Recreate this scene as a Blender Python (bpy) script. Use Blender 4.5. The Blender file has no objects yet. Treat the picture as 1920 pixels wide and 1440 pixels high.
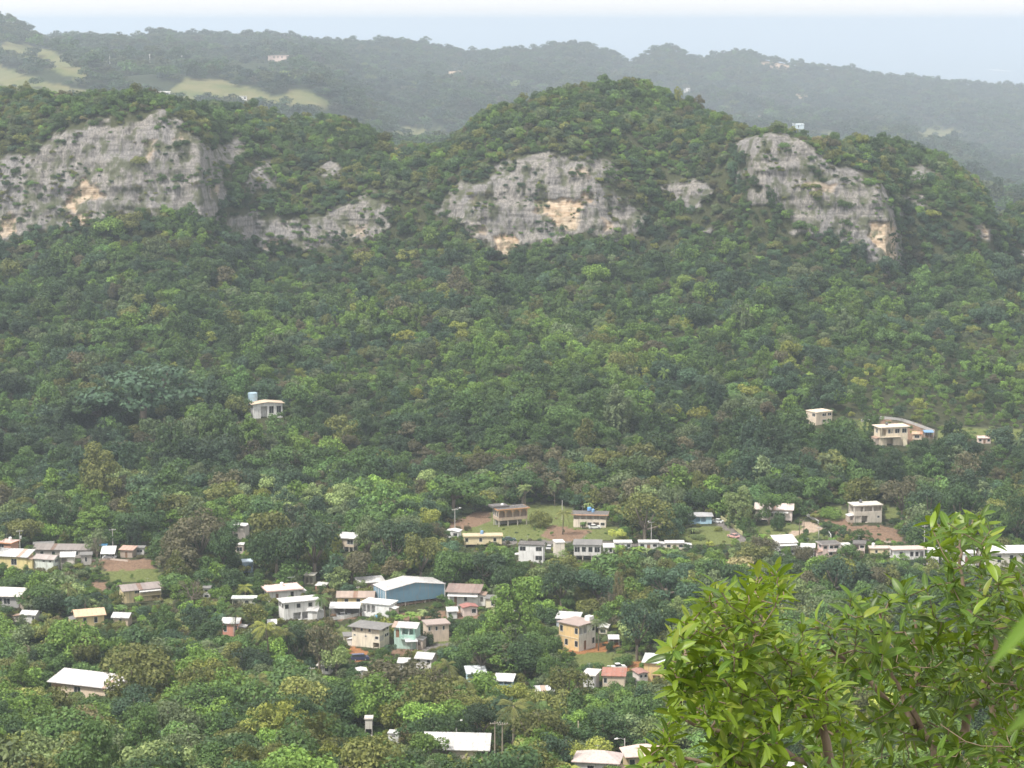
import bpy, math, random
import numpy as np
from mathutils import Vector, Matrix

R = math.radians
SC = bpy.context.scene
COL = SC.collection
# ---------------------------------------------------------------- camera
F = 4516.0                      # focal length in pixels of the 1920 px wide photograph
PITCH = math.atan(680 / F)
CAMZ = 1.65
cd = bpy.data.cameras.new('camera')
cam = bpy.data.objects.new('camera', cd)
COL.objects.link(cam)
cam.location = (0, 0, CAMZ)
cam.rotation_euler = (math.pi / 2 - PITCH, 0, 0)
cd.sensor_width = 36
cd.lens = F / 1920 * 36
cd.clip_start = .05
cd.clip_end = 200000
cd.dof.use_dof = True
cd.dof.focus_distance = 8.6
cd.dof.aperture_fstop = 36
SC.camera = cam
# ---------------------------------------------------------------- sky, sun, exposure
SUN_EL, SUN_AZ = R(56), R(-132)     # azimuth clockwise from the view direction (+Y): behind the camera's left shoulder
w = bpy.data.worlds.new('World')
SC.world = w
w.use_nodes = True
nt = w.node_tree
nt.nodes.clear()
sky = nt.nodes.new('ShaderNodeTexSky')
sky.sky_type = 'NISHITA'
sky.sun_disc = False
sky.sun_elevation = SUN_EL
sky.sun_rotation = SUN_AZ
sky.altitude = 0
sky.air_density = 1.0
sky.dust_density = 4.0
sky.ozone_density = 1.0
hs = nt.nodes.new('ShaderNodeHueSaturation')
hs.inputs['Saturation'].default_value = .12
bg = nt.nodes.new('ShaderNodeBackground')
bg.inputs['Strength'].default_value = .1
wo = nt.nodes.new('ShaderNodeOutputWorld')
nt.links.new(sky.outputs[0], hs.inputs['Color'])
veil = nt.nodes.new('ShaderNodeMix')            # a thin, even veil of high cloud over the whole sky
veil.data_type = 'RGBA'
veil.inputs[0].default_value = .76
veil.inputs[7].default_value = (6.6, 6.5, 6.45, 1)
nt.links.new(hs.outputs[0], veil.inputs[6])
nt.links.new(veil.outputs[2], bg.inputs[0])
nt.links.new(bg.outputs[0], wo.inputs[0])
sd = bpy.data.lights.new('sun', 'SUN')
sd.energy = 2.3
sd.angle = R(6)
sd.color = (1, .955, .88)
sun = bpy.data.objects.new('sun', sd)
COL.objects.link(sun)
dv = Vector((math.sin(SUN_AZ) * math.cos(SUN_EL), math.cos(SUN_AZ) * math.cos(SUN_EL), math.sin(SUN_EL)))
sun.rotation_euler = dv.to_track_quat('Z', 'Y').to_euler()
sun.location = (-30, -30, 60)
SC.view_settings.view_transform = 'Standard'
SC.view_settings.look = 'None'
SC.view_settings.exposure = 1.13
SC.view_settings.gamma = 1
SC.view_settings.use_curve_mapping = False
SC.render.engine = 'CYCLES'
cy = SC.cycles
cy.max_bounces = 5
cy.diffuse_bounces = 2
cy.glossy_bounces = 2
cy.transmission_bounces = 3
cy.volume_bounces = 1
cy.transparent_max_bounces = 6
cy.use_denoising = True
cy.denoiser = 'OPENIMAGEDENOISE'
cy.denoising_input_passes = 'RGB_ALBEDO_NORMAL'
cy.sample_clamp_indirect = 4
cy.caustics_reflective = False
cy.caustics_refractive = False

# ---------------------------------------------------------------- projection: pixels of the photograph <-> world
CP, SP = math.cos(PITCH), math.sin(PITCH)


def uv_of(px, py):
    """pixel -> (x per metre of Y, z per metre of Y)"""
    xc = (np.asarray(px, float) - 960) / F
    yc = -(np.asarray(py, float) - 720) / F
    d = CP + yc * SP
    return xc / d, (yc * CP - SP) / d


def pix_of(x, y, z):
    x = np.asarray(x, float); y = np.asarray(y, float); z = np.asarray(z, float) - CAMZ
    f = y * CP - z * SP
    u = y * SP + z * CP
    return 960 + F * x / f, 720 - F * u / f


# ---------------------------------------------------------------- noise
def _h(ix, iy, iz, seed):
    n = (ix.astype(np.int64) * 374761393 + iy.astype(np.int64) * 668265263 + iz.astype(np.int64) * 2147483647 + seed * 1274126177) & 0xffffffff
    n = ((n ^ (n >> 13)) * 1274126177) & 0xffffffff
    n = ((n ^ (n >> 16)) * 2246822519) & 0xffffffff
    return ((n ^ (n >> 15)) & 0xffffff) / float(0xffffff) * 2 - 1


def vnoise(x, y, z=None, seed=0):
    x = np.asarray(x, float); y = np.asarray(y, float)
    z = np.zeros_like(x) if z is None else np.asarray(z, float)
    ix, iy, iz = np.floor(x), np.floor(y), np.floor(z)
    fx, fy, fz = x - ix, y - iy, z - iz
    fx = fx * fx * (3 - 2 * fx); fy = fy * fy * (3 - 2 * fy); fz = fz * fz * (3 - 2 * fz)
    o = 0
    for a in (0, 1):
        for b in (0, 1):
            for c in (0, 1):
                wt = (fx if a else 1 - fx) * (fy if b else 1 - fy) * (fz if c else 1 - fz)
                o = o + wt * _h(ix + a, iy + b, iz + c, seed)
    return o


def fbm(x, y, z=None, seed=0, oct=4):
    o, a, k = 0, 1., 1.
    for i in range(oct):
        o = o + a * vnoise(np.asarray(x) * k, np.asarray(y) * k, None if z is None else np.asarray(z) * k, seed + i * 17)
        a *= .5; k *= 2.03
    return o


# ---------------------------------------------------------------- materials
def newmat(name):
    m = bpy.data.materials.new(name)
    m.use_nodes = True
    m.node_tree.nodes.clear()
    return m, m.node_tree


def N(t, typ, **kw):
    n = t.nodes.new(typ)
    for k, v in kw.items():
        if k.startswith('i_'):
            n.inputs[k[2:].replace('_', ' ')].default_value = v
        else:
            setattr(n, k, v)
    return n


def mixc(t, fac, a, b, blend='MIX'):
    n = t.nodes.new('ShaderNodeMix')
    n.data_type = 'RGBA'; n.blend_type = blend
    for s, v in ((n.inputs[0], fac), (n.inputs[6], a), (n.inputs[7], b)):
        if isinstance(v, (int, float)):
            s.default_value = v
        elif isinstance(v, tuple):
            s.default_value = (*v, 1)
        else:
            t.links.new(v, s)
    return n.outputs[2]


def noise(t, vec, scale, detail=4, rough=.55):
    n = N(t, 'ShaderNodeTexNoise')
    n.inputs['Scale'].default_value = scale; n.inputs['Detail'].default_value = detail; n.inputs['Roughness'].default_value = rough
    if vec is not None:
        t.links.new(vec, n.inputs['Vector'])
    return n.outputs['Fac']


def ramp(t, v, lo, hi, a=0., b=1.):
    n = N(t, 'ShaderNodeMapRange')
    n.inputs[1].default_value = lo; n.inputs[2].default_value = hi; n.inputs[3].default_value = a; n.inputs[4].default_value = b
    t.links.new(v, n.inputs[0])
    return n.outputs[0]


def coords(t, scale=(1, 1, 1)):
    g = N(t, 'ShaderNodeNewGeometry')
    m = N(t, 'ShaderNodeMapping')
    m.inputs['Scale'].default_value = scale
    t.links.new(g.outputs['Position'], m.inputs['Vector'])
    return m.outputs[0]


def objco(t, scale=(1, 1, 1)):
    g = N(t, 'ShaderNodeTexCoord')
    m = N(t, 'ShaderNodeMapping')
    m.inputs['Scale'].default_value = scale
    t.links.new(g.outputs['Object'], m.inputs['Vector'])
    return m.outputs[0]


def attr(t, name, typ='GEOMETRY'):
    return N(t, 'ShaderNodeAttribute', attribute_name=name, attribute_type=typ)


def finish(t, color, rough=.8, spec=.3, bump=None, bs=.5, bd=.1, metallic=0.):
    p = N(t, 'ShaderNodeBsdfPrincipled')
    if isinstance(color, tuple):
        p.inputs['Base Color'].default_value = (*color, 1)
    else:
        t.links.new(color, p.inputs['Base Color'])
    if isinstance(rough, (int, float)):
        p.inputs['Roughness'].default_value = rough
    else:
        t.links.new(rough, p.inputs['Roughness'])
    p.inputs['Specular IOR Level'].default_value = spec
    p.inputs['Metallic'].default_value = metallic
    if bump is not None:
        b = N(t, 'ShaderNodeBump')
        b.inputs['Strength'].default_value = bs; b.inputs['Distance'].default_value = bd
        t.links.new(bump, b.inputs['Height'])
        t.links.new(b.outputs[0], p.inputs['Normal'])
    o = N(t, 'ShaderNodeOutputMaterial')
    t.links.new(p.outputs[0], o.inputs[0])
    return p


MATS = {}


def plain(name, col, rough=.7, spec=.3, dirt=.5, metallic=0.):
    """a painted or bare building surface with weathering of its own"""
    key = (name, col, rough, dirt)
    if key in MATS:
        return MATS[key]
    m, t = newmat(name)
    n1 = noise(t, objco(t, (.55, .55, .55)), 1.0, 5)
    n2 = noise(t, objco(t, (2.2, 2.2, .25)), 1.0, 4)
    d = tuple(c * .62 + .02 for c in col)
    c = mixc(t, ramp(t, n1, .45, .75, 0, dirt), col, d)
    c = mixc(t, ramp(t, n2, .5, .72, 0, dirt * 1.2), c, tuple(x * .6 for x in (.45, .42, .38)))
    finish(t, c, rough, spec, n1, .2, .02, metallic)
    MATS[key] = m
    return m


def leafmat(name, trans=.28, rough=.55, spec=.25, near=False):
    m, t = newmat(name)
    ti = attr(t, 'tint', 'INSTANCER')
    va = attr(t, 'var')
    h = N(t, 'ShaderNodeHueSaturation')
    t.links.new(ti.outputs['Color'], h.inputs['Color'])
    t.links.new(ramp(t, va.outputs['Fac'], 0, 1, .55, 1.5), h.inputs['Value'])
    t.links.new(ramp(t, va.outputs['Fac'], 0, 1, .52, .485), h.inputs['Hue'])
    c = h.outputs[0]
    p = N(t, 'ShaderNodeBsdfPrincipled')
    p.inputs['Roughness'].default_value = rough
    p.inputs['Specular IOR Level'].default_value = spec
    t.links.new(c, p.inputs['Base Color'])
    tr = N(t, 'ShaderNodeBsdfTranslucent')
    t.links.new(mixc(t, .5, c, (.16, .2, .02)), tr.inputs[0])
    mx = N(t, 'ShaderNodeMixShader')
    mx.inputs[0].default_value = trans
    t.links.new(p.outputs[0], mx.inputs[1]); t.links.new(tr.outputs[0], mx.inputs[2])
    o = N(t, 'ShaderNodeOutputMaterial')
    t.links.new(mx.outputs[0], o.inputs[0])
    return m


LEAF = leafmat('foliage')
m, t = newmat('bark')
n1 = noise(t, objco(t, (3, 3, .6)), 1.5, 5)
finish(t, mixc(t, n1, (.09, .07, .05), (.28, .24, .19)), .9, .1, n1, .5, .05)
BARK = m


# ---------------------------------------------------------------- object helpers
def tag(o, label=None, cat=None, group=None, kind=None):
    if label: o['label'] = label
    if cat: o['category'] = cat
    if group: o['group'] = group
    if kind: o['kind'] = kind
    return o


def empty(name, loc=(0, 0, 0), rz=0.):
    o = bpy.data.objects.new(name, None)
    o.empty_display_size = .3
    COL.objects.link(o)
    o.location = loc; o.rotation_euler = (0, 0, rz)
    return o


def link(name, me, parent=None, loc=None):
    o = bpy.data.objects.new(name, me)
    COL.objects.link(o)
    if parent is not None: o.parent = parent
    if loc is not None: o.location = loc
    return o


def npmesh(name, v, f, mat=None, smooth=False, attrs=None):
    """v (n,3), f (m,k)"""
    me = bpy.data.meshes.new(name)
    v = np.asarray(v, np.float32); f = np.asarray(f, np.int32)
    k = f.shape[1]
    me.vertices.add(len(v)); me.loops.add(f.size); me.polygons.add(len(f))
    me.vertices.foreach_set('co', v.ravel())
    me.loops.foreach_set('vertex_index', f.ravel())
    me.polygons.foreach_set('loop_start', np.arange(0, f.size, k, dtype=np.int32))
    me.polygons.foreach_set('loop_total', np.full(len(f), k, np.int32))
    if smooth: me.polygons.foreach_set('use_smooth', np.ones(len(f), bool))
    me.update(calc_edges=True)
    for nme, arr in (attrs or {}).items():
        a = me.attributes.new(nme, 'FLOAT', 'POINT')
        a.data.foreach_set('value', np.asarray(arr, np.float32).ravel())
    if mat: me.materials.append(mat)
    return me


class MB:
    """collects boxes, tubes and quads into one mesh"""
    def __init__(s):
        s.v = []; s.f = []

    def poly(s, *pts):
        n = len(s.v); s.v += [tuple(p) for p in pts]; s.f.append(tuple(range(n, n + len(pts)))); return s

    def box(s, x0, x1, y0, y1, z0, z1):
        n = len(s.v)
        s.v += [(x, y, z) for z in (z0, z1) for y in (y0, y1) for x in (x0, x1)]
        s.f += [tuple(n + i for i in q) for q in ((0, 2, 3, 1), (4, 5, 7, 6), (0, 1, 5, 4), (2, 6, 7, 3), (0, 4, 6, 2), (1, 3, 7, 5))]
        return s

    def prism(s, prof, x0, x1, axis='x'):
        """profile of (b, z) points swept along x (or (a, z) along y)"""
        n = len(s.v); k = len(prof)
        for q in (x0, x1):
            s.v += [(q, b, z) if axis == 'x' else (b, q, z) for b, z in prof]
        s.f.append(tuple(n + i for i in range(k))); s.f.append(tuple(n + k + i for i in reversed(range(k))))
        for i in range(k):
            j = (i + 1) % k
            s.f.append((n + i, n + j, n + k + j, n + k + i))
        return s

    def tube(s, pts, rad, k=6, caps=True):
        pts = [Vector(p) for p in pts]
        if not hasattr(rad, '__len__'): rad = [rad] * len(pts)
        n0 = len(s.v)
        for i, p in enumerate(pts):
            d = (pts[min(i + 1, len(pts) - 1)] - pts[max(i - 1, 0)]).normalized()
            a = d.orthogonal().normalized() if abs(d.z) < .95 else Vector((1, 0, 0)) - d * d.x
            a.normalize(); b = d.cross(a)
            for j in range(k):
                an = 2 * math.pi * j / k
                s.v.append(tuple(p + (a * math.cos(an) + b * math.sin(an)) * rad[i]))
        for i in range(len(pts) - 1):
            for j in range(k):
                a, b = n0 + i * k + j, n0 + i * k + (j + 1) % k
                s.f.append((a, b, b + k, a + k))
        if caps:
            s.f.append(tuple(n0 + j for j in reversed(range(k))))
            s.f.append(tuple(n0 + (len(pts) - 1) * k + j for j in range(k)))
        return s

    def mesh(s, name, mat, smooth=False):
        me = bpy.data.meshes.new(name)
        me.from_pydata(s.v, [], s.f)
        if smooth:
            me.polygons.foreach_set('use_smooth', np.ones(len(s.f), bool))
        me.update()
        if mat: me.materials.append(mat)
        return me

    def build(s, name, mat, parent=None, smooth=False, loc=None):
        return link(name, s.mesh(name, mat, smooth), parent, loc)


def in_poly(px, py, poly):
    px = np.asarray(px, float); py = np.asarray(py, float)
    c = np.zeros(px.shape, bool)
    n = len(poly)
    for i in range(n):
        x0, y0 = poly[i]; x1, y1 = poly[(i + 1) % n]
        if y0 == y1: continue
        k = ((y0 > py) != (y1 > py)) & (px < (x1 - x0) * (py - y0) / (y1 - y0) + x0)
        c ^= k
    return c


def poly_dist(px, py, poly):
    """signed pixel distance, positive inside"""
    d = np.full(np.shape(px), 1e9)
    n = len(poly)
    for i in range(n):
        x0, y0 = poly[i]; x1, y1 = poly[(i + 1) % n]
        dx, dy = x1 - x0, y1 - y0
        l = max(dx * dx + dy * dy, 1e-9)
        k = np.clip(((px - x0) * dx + (py - y0) * dy) / l, 0, 1)
        d = np.minimum(d, np.hypot(px - x0 - k * dx, py - y0 - k * dy))
    return np.where(in_poly(px, py, poly), d, -d)
# ================================================================ TERRAIN
# the main sheet runs from the camera's own hill through the valley to the karst hills; it is laid out along directions u = x / y
KN = np.array([-700, -300, 0, 240, 480, 720, 960, 1200, 1440, 1680, 1920, 2220, 2620], float)


def prof(pts):
    pts = sorted(pts)
    return [p[0] for p in pts], [p[1] for p in pts]


FOOT = prof([(-700, 430), (-300, 440), (0, 465), (150, 448), (300, 430), (410, 440), (480, 482), (560, 490), (640, 485), (720, 468), (800, 450), (860, 445), (900, 475), (940, 500), (1000, 480), (1100, 462), (1200, 460), (1300, 435), (1400, 455), (1500, 475), (1600, 495), (1680, 520), (1760, 495), (1860, 480), (1920, 490), (2620, 480)])
TOP = prof([(-700, 300), (-300, 310), (0, 300), (60, 285), (100, 262), (140, 238), (180, 216), (250, 206), (300, 206), (345, 224), (390, 274), (412, 308), (430, 330), (470, 330), (560, 400), (620, 392), (700, 375), (780, 370), (850, 362), (880, 345), (930, 330), (985, 300), (1040, 292), (1110, 306), (1150, 330), (1200, 352), (1260, 338), (1330, 332), (1385, 268), (1450, 252), (1510, 268), (1560, 312), (1640, 348), (1665, 395), (1690, 420), (1760, 400), (1820, 405), (1860, 430), (1920, 440), (2620, 430)])
CREST = prof([(-700, 190), (-300, 180), (0, 176), (60, 178), (150, 198), (200, 190), (250, 187), (300, 187), (345, 206), (400, 212), (450, 208), (500, 222), (540, 236), (580, 233), (640, 232), (690, 255), (740, 284), (800, 284), (850, 275), (900, 226), (960, 210), (1000, 198), (1050, 185), (1100, 172), (1170, 166), (1220, 178), (1270, 200), (1330, 226), (1390, 255), (1450, 250), (1520, 276), (1600, 270), (1700, 285), (1780, 322), (1840, 368), (1862, 425), (1885, 420), (1920, 392), (2000, 370), (2620, 330)])
YFOOT = prof([(-700, 1290), (0, 1275), (380, 1272), (425, 1300), (480, 1318), (800, 1325), (900, 1300), (1100, 1300), (1250, 1322), (1370, 1310), (1410, 1275), (1660, 1270), (1695, 1315), (1850, 1325), (1900, 1370), (2620, 1380)])


def knots(u):
    """pixel column whose direction at the horizon band is u (good to a few pixels)"""
    return u * F * .995 + 960


def levels(u):
    px = knots(u)
    one = np.ones_like(px)
    L = [(1.5, -.05), (4, -.9), (8, -3.9), (20, -10), (60, -29), (150, -66), (300, -117)]
    out = [(y * one, z * one + 0 * px) for y, z in L]
    wob = 8 * np.sin(px / 260.) + 6 * np.sin(px / 97. + 1)
    for y, py in ((480, 1440), (600, 1290), (680, 1180), (760, 1060), (850, 960), (1050, 720)):
        yy = y + wob * (.5 if y < 900 else 1.5)
        t = uv_of(px, py + 3 * np.sin(px / 150. + y))[1]
        out.append((yy, t * yy + CAMZ))
    yf = np.interp(px, *YFOOT); pf = np.interp(px, *FOOT) + 9; pt = np.interp(px, *TOP); pc = np.interp(px, *CREST)
    pc = np.minimum(pc, pt - 3)
    ym = (yf + 1055) / 2
    out.append((ym, uv_of(px, (pf + 715) / 2 + 8)[1] * ym + CAMZ))
    out.append((yf, uv_of(px, pf)[1] * yf + CAMZ))
    yt = yf + 9 + .13 * (pf - pt)
    out.append((yt, uv_of(px, pt)[1] * yt + CAMZ))
    yc = yt + 50 + .75 * (pt - pc)
    y2 = yt + (yc - yt) * .4; p2 = pt + (pc - pt) * .66
    out.append((y2, uv_of(px, p2)[1] * y2 + CAMZ))
    zc = uv_of(px, pc)[1] * yc + CAMZ
    out.append((yc, zc))
    out.append((yc + 60, zc - 12))
    out.append((yc + 190, np.minimum(zc - 75, -120)))
    return out


def height(u, Y):
    """ground height by monotone cubic interpolation along each direction"""
    u = np.asarray(u, float); Y = np.asarray(Y, float)
    L = levels(u)
    ys = np.stack([a for a, b in L]); zs = np.stack([b for a, b in L])
    h = np.diff(ys, axis=0); d = np.diff(zs, axis=0) / h
    s = np.zeros_like(ys)
    s[0] = d[0]; s[-1] = d[-1]
    a, b = d[:-1], d[1:]
    ok = a * b > 0
    s[1:-1] = np.where(ok, 2 * a * b / np.where(ok, a + b, 1), 0)
    z = zs[0] + (Y - ys[0]) * s[0]
    for i in range(len(L) - 1):
        k = np.clip((Y - ys[i]) / h[i], 0, 1)
        zz = (zs[i] * (1 + 2 * k) * (1 - k) ** 2 + h[i] * s[i] * k * (1 - k) ** 2 + zs[i + 1] * k * k * (3 - 2 * k) + h[i] * s[i + 1] * k * k * (k - 1))
        z = np.where(Y >= ys[i], zz, z)
    return z


def ground(x, y):
    """ground height with its broad unevenness"""
    x = np.asarray(x, float); y = np.asarray(y, float)
    a = np.clip((y - 60) / 300, 0, 1) * (1 + 2.2 * np.clip((y - 900) / 300, 0, 1))
    return height(x / np.maximum(y, .5), y) + a * fbm(x / 38, y / 38, seed=3, oct=3) * .55


def hit(px, py, y0=330., y1=1700.):
    """where the ray through a pixel of the photograph meets the ground"""
    u, t = uv_of(px, py)
    Y = np.arange(y0, y1, 1.)
    g = ground(u * Y, Y)
    k = np.argmax(CAMZ + t * Y < g)
    y = Y[k]
    return float(u * y), float(y), float(g[k])


ROCKS = [
    [(-60, 330), (0, 300), (60, 285), (100, 265), (140, 244), (180, 226), (215, 232), (250, 224), (300, 214), (345, 230), (388, 278), (410, 310), (418, 360), (414, 420), (385, 405), (330, 390), (280, 398), (230, 404), (170, 425), (150, 430), (110, 420), (60, 420), (20, 450), (-60, 450)],
    [(398, 278), (440, 262), (466, 262), (455, 290), (425, 302), (405, 300)],
    [(463, 335), (488, 306), (508, 310), (520, 335), (500, 350), (466, 352)],
    [(603, 312), (618, 300), (630, 318), (626, 332), (610, 330)],
    [(432, 412), (470, 404), (500, 418), (560, 424), (620, 414), (632, 395), (660, 384), (700, 379), (722, 392), (716, 425), (700, 450), (650, 444), (610, 452), (560, 460), (500, 468), (478, 446), (436, 430)],
    [(822, 398), (850, 370), (880, 346), (925, 346), (935, 320), (985, 300), (1030, 292), (1080, 296), (1110, 308), (1146, 308), (1150, 328), (1117, 332), (1122, 352), (1150, 370), (1185, 390), (1212, 405), (1190, 436), (1150, 446), (1110, 430), (1060, 446), (1010, 450), (980, 466), (945, 480), (918, 476), (908, 444), (888, 442), (876, 416), (850, 402)],
    [(1248, 346), (1290, 340), (1330, 334), (1334, 356), (1310, 388), (1282, 390), (1260, 368)],
    [(1388, 268), (1410, 254), (1470, 250), (1510, 270), (1540, 290), (1562, 315), (1600, 330), (1640, 349), (1657, 370), (1668, 400), (1678, 440), (1679, 475), (1666, 505), (1636, 485), (1600, 455), (1570, 432), (1520, 434), (1498, 430), (1486, 410), (1466, 382), (1432, 384), (1418, 372), (1440, 342), (1400, 326), (1400, 300)],
    [(1690, 318), (1720, 305), (1770, 318), (1768, 340), (1730, 345), (1700, 335)],
    [(1690, 372), (1730, 362), (1746, 380), (1710, 388)],
    [(1662, 390), (1690, 395), (1700, 420), (1680, 415)],
    [(1822, 402), (1846, 396), (1862, 430), (1858, 452), (1836, 446), (1826, 424)],
    [(1318, 440), (1332, 430), (1328, 455), (1318, 458)],
    [(1905, 470), (1960, 462), (1990, 490), (1910, 486)],
]
TANS = [
    ([(160, 332), (176, 345), (196, 372), (150, 378), (112, 390), (135, 362)], .9),
    ([(112, 385), (145, 372), (160, 378), (140, 395), (115, 395)], .9), ([(128, 402), (164, 398), (166, 424), (126, 424)], .8), ([(0, 408), (26, 400), (28, 430), (-10, 452)], .8),
    ([(328, 245), (345, 240), (352, 262), (332, 268)], .7), ([(270, 262), (292, 260), (280, 300), (272, 296)], .6), ([(395, 352), (415, 350), (410, 372), (396, 370)], .6),
    ([(998, 374), (1060, 372), (1090, 380), (1088, 410), (1082, 432), (1040, 424), (1030, 402), (1000, 392)], 1.), ([(1090, 360), (1116, 366), (1112, 382), (1092, 380)], .9),
    ([(926, 450), (938, 438), (962, 440), (972, 456), (966, 474), (930, 478)], 1.), ([(880, 370), (900, 366), (896, 380), (884, 384)], .6), ([(888, 420), (912, 426), (908, 440), (890, 440)], .7),
    ([(1128, 408), (1145, 418), (1148, 432), (1132, 430)], .8), ([(1070, 318), (1100, 316), (1098, 330), (1074, 326)], .6),
    ([(1634, 414), (1670, 412), (1678, 450), (1672, 498), (1658, 500), (1654, 470), (1632, 440)], 1.), ([(1510, 340), (1570, 345), (1560, 362), (1512, 356)], .6), ([(1490, 420), (1510, 412), (1500, 430)], .9),
    ([(500, 452), (540, 448), (530, 464), (498, 466)], .7), ([(650, 420), (690, 425), (680, 445), (650, 442)], .5), ([(1842, 420), (1856, 425), (1852, 446), (1840, 440)], .7),
]


def rockmask(px, py, soft=11.):
    n = fbm(np.asarray(px) / 26, np.asarray(py) / 17, seed=41, oct=4) + .05
    d = np.full(np.shape(px), -1e3)
    for i, p in enumerate(ROCKS):
        d = np.maximum(d, poly_dist(px, py, p) + {0: 3, 1: 4, 2: 5, 3: 3, 4: 6, 5: 5, 6: 3, 7: 9}.get(i, -2))
    return d + n * soft


# --- ground patches: lawns, bare soil, roads (pixel outlines on the ground, each with its ground type)
LAWN, SOIL, ORANGE, ROAD, PAVE = 1, 2, 3, 4, 5
PATCH = [
    (LAWN, [(860, 990), (885, 972), (925, 958), (1005, 940), (1060, 950), (1150, 982), (1178, 1005), (1150, 1014), (1040, 1016), (960, 1012), (860, 1004)]),
    (SOIL, [(838, 985), (888, 960), (922, 962), (920, 978), (880, 990), (840, 998)]),
    (SOIL, [(1035, 985), (1072, 990), (1110, 995), (1090, 1014), (1030, 1012), (1015, 1002)]),
    (ROAD, [(940, 1015), (1040, 1013), (1140, 1016), (1290, 1022), (1290, 1027), (1140, 1023), (1040, 1020), (940, 1022)]),
    (LAWN, [(1285, 990), (1345, 985), (1392, 1012), (1385, 1022), (1300, 1022), (1280, 1010)]),
    (ROAD, [(1338, 978), (1352, 976), (1398, 1008), (1402, 1020), (1384, 1016), (1366, 998)]),
    (LAWN, [(1418, 985), (1490, 982), (1506, 985), (1505, 1008), (1440, 1010), (1418, 1000)]),
    (LAWN, [(1506, 1004), (1540, 995), (1560, 1008), (1520, 1014)]),
    (PAVE, [(1494, 972), (1512, 975), (1548, 990), (1540, 996), (1480, 1006), (1478, 1000), (1508, 990)]),
    (SOIL, [(1502, 952), (1520, 952), (1592, 962), (1600, 985), (1656, 985), (1680, 992), (1690, 1006), (1700, 1020), (1620, 1014), (1566, 1006), (1552, 990)]),
    (LAWN, [(1530, 955), (1560, 948), (1592, 950), (1592, 972), (1562, 976), (1535, 966)]),
    (LAWN, [(1658, 945), (1690, 950), (1685, 972), (1658, 976)]),
    (SOIL, [(1636, 800), (1660, 786), (1712, 790), (1755, 812), (1740, 822), (1700, 830), (1640, 826)]),
    (LAWN, [(1556, 790), (1640, 780), (1640, 812), (1570, 809)]),
    (LAWN, [(1752, 800), (1926, 804), (1926, 834), (1756, 830)]),
    (SOIL, [(165, 1050), (290, 1048), (292, 1066), (240, 1072), (175, 1066)]),
    (LAWN, [(190, 1070), (300, 1066), (300, 1092), (200, 1092)]),
    (SOIL, [(172, 1092), (200, 1090), (202, 1106), (174, 1110)]),
    (ROAD, [(778, 1222), (812, 1210), (845, 1200), (848, 1208), (820, 1220), (796, 1232)]),
    (SOIL, [(730, 1212), (780, 1206), (800, 1214), (780, 1226), (735, 1232)]),
    (ORANGE, [(648, 1208), (662, 1206), (690, 1222), (692, 1240), (660, 1240)]),
    (SOIL, [(618, 1150), (680, 1146), (680, 1160), (622, 1166)]),
    (SOIL, [(738, 1150), (836, 1146), (842, 1160), (760, 1168)]),
    (ORANGE, [(1050, 1205), (1080, 1214), (1120, 1206), (1160, 1198), (1162, 1212), (1130, 1222), (1080, 1226), (1058, 1222)]),
    (LAWN, [(1075, 1226), (1130, 1222), (1200, 1228), (1200, 1246), (1120, 1256), (1075, 1250)]),
    (ORANGE, [(1160, 1254), (1200, 1236), (1208, 1240), (1205, 1250), (1172, 1262)]),
    (LAWN, [(862, 1418), (900, 1412), (950, 1420), (960, 1460), (860, 1460)]),
    (SOIL, [(850, 1140), (900, 1148), (900, 1160), (850, 1160)]),
    (LAWN, [(640, 1170), (660, 1180), (650, 1196), (626, 1190)]),
    (LAWN, [(800, 1196), (850, 1192), (845, 1204), (806, 1208)]),
    (LAWN, [(302, 1116), (330, 1124), (326, 1134), (300, 1130)]),
]
PCOL = {LAWN: (.15, .175, .06), SOIL: (.235, .155, .105), ORANGE: (.36, .17, .075), ROAD: (.2, .18, .165), PAVE: (.44, .34, .26)}

# --- material of vegetated ground, rock and yards (true surface colours, stored per vertex as painted masks)
m, t = newmat('ground')
co = coords(t)
n1 = noise(t, coords(t, (.25, .25, .25)), 1., 6)
n2 = noise(t, co, 1.6, 5)
base = mixc(t, n1, (.03, .042, .02), (.085, .085, .04))
pc_ = attr(t, 'yard')
pv = N(t, 'ShaderNodeMix', data_type='RGBA', blend_type='MULTIPLY')
pv.inputs[0].default_value = 1
t.links.new(pc_.outputs['Color'], pv.inputs[6])
cr = N(t, 'ShaderNodeCombineColor')
gr = ramp(t, n2, .25, .75, .6, 1.4)
for i in range(3): t.links.new(gr, cr.inputs[i])
t.links.new(cr.outputs[0], pv.inputs[7])
wk = attr(t, 'yardw')
veg = mixc(t, wk.outputs['Fac'], base, pv.outputs[2])
# rock
rk = attr(t, 'rock')
ns = noise(t, coords(t, (.42, .42, .10)), 1., 6, .62)
nf = noise(t, coords(t, (1.3, 1.3, .55)), 1., 6, .65)
nl = noise(t, coords(t, (.05, .05, .05)), 1., 4)
vor = N(t, 'ShaderNodeTexVoronoi', feature='DISTANCE_TO_EDGE')
t.links.new(coords(t, (.35, .35, .2)), vor.inputs['Vector'])
g0 = mixc(t, ramp(t, ns, .3, .7), (.165, .155, .145), (.32, .295, .265))
g0 = mixc(t, ramp(t, nl, .42, .62), g0, (.225, .215, .21))
g0 = mixc(t, ramp(t, nf, .53, .68, 0, .8), g0, (.085, .08, .078))
g0 = mixc(t, ramp(t, nf, .3, .43, .6, 0), g0, (.46, .415, .36))
st_ = noise(t, coords(t, (.95, .95, .055)), 1., 5, .6)
g0 = mixc(t, ramp(t, st_, .54, .64, 0, .7), g0, (.10, .095, .092))
g0 = mixc(t, ramp(t, st_, .34, .44, .55, 0), g0, (.35, .325, .29))
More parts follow.
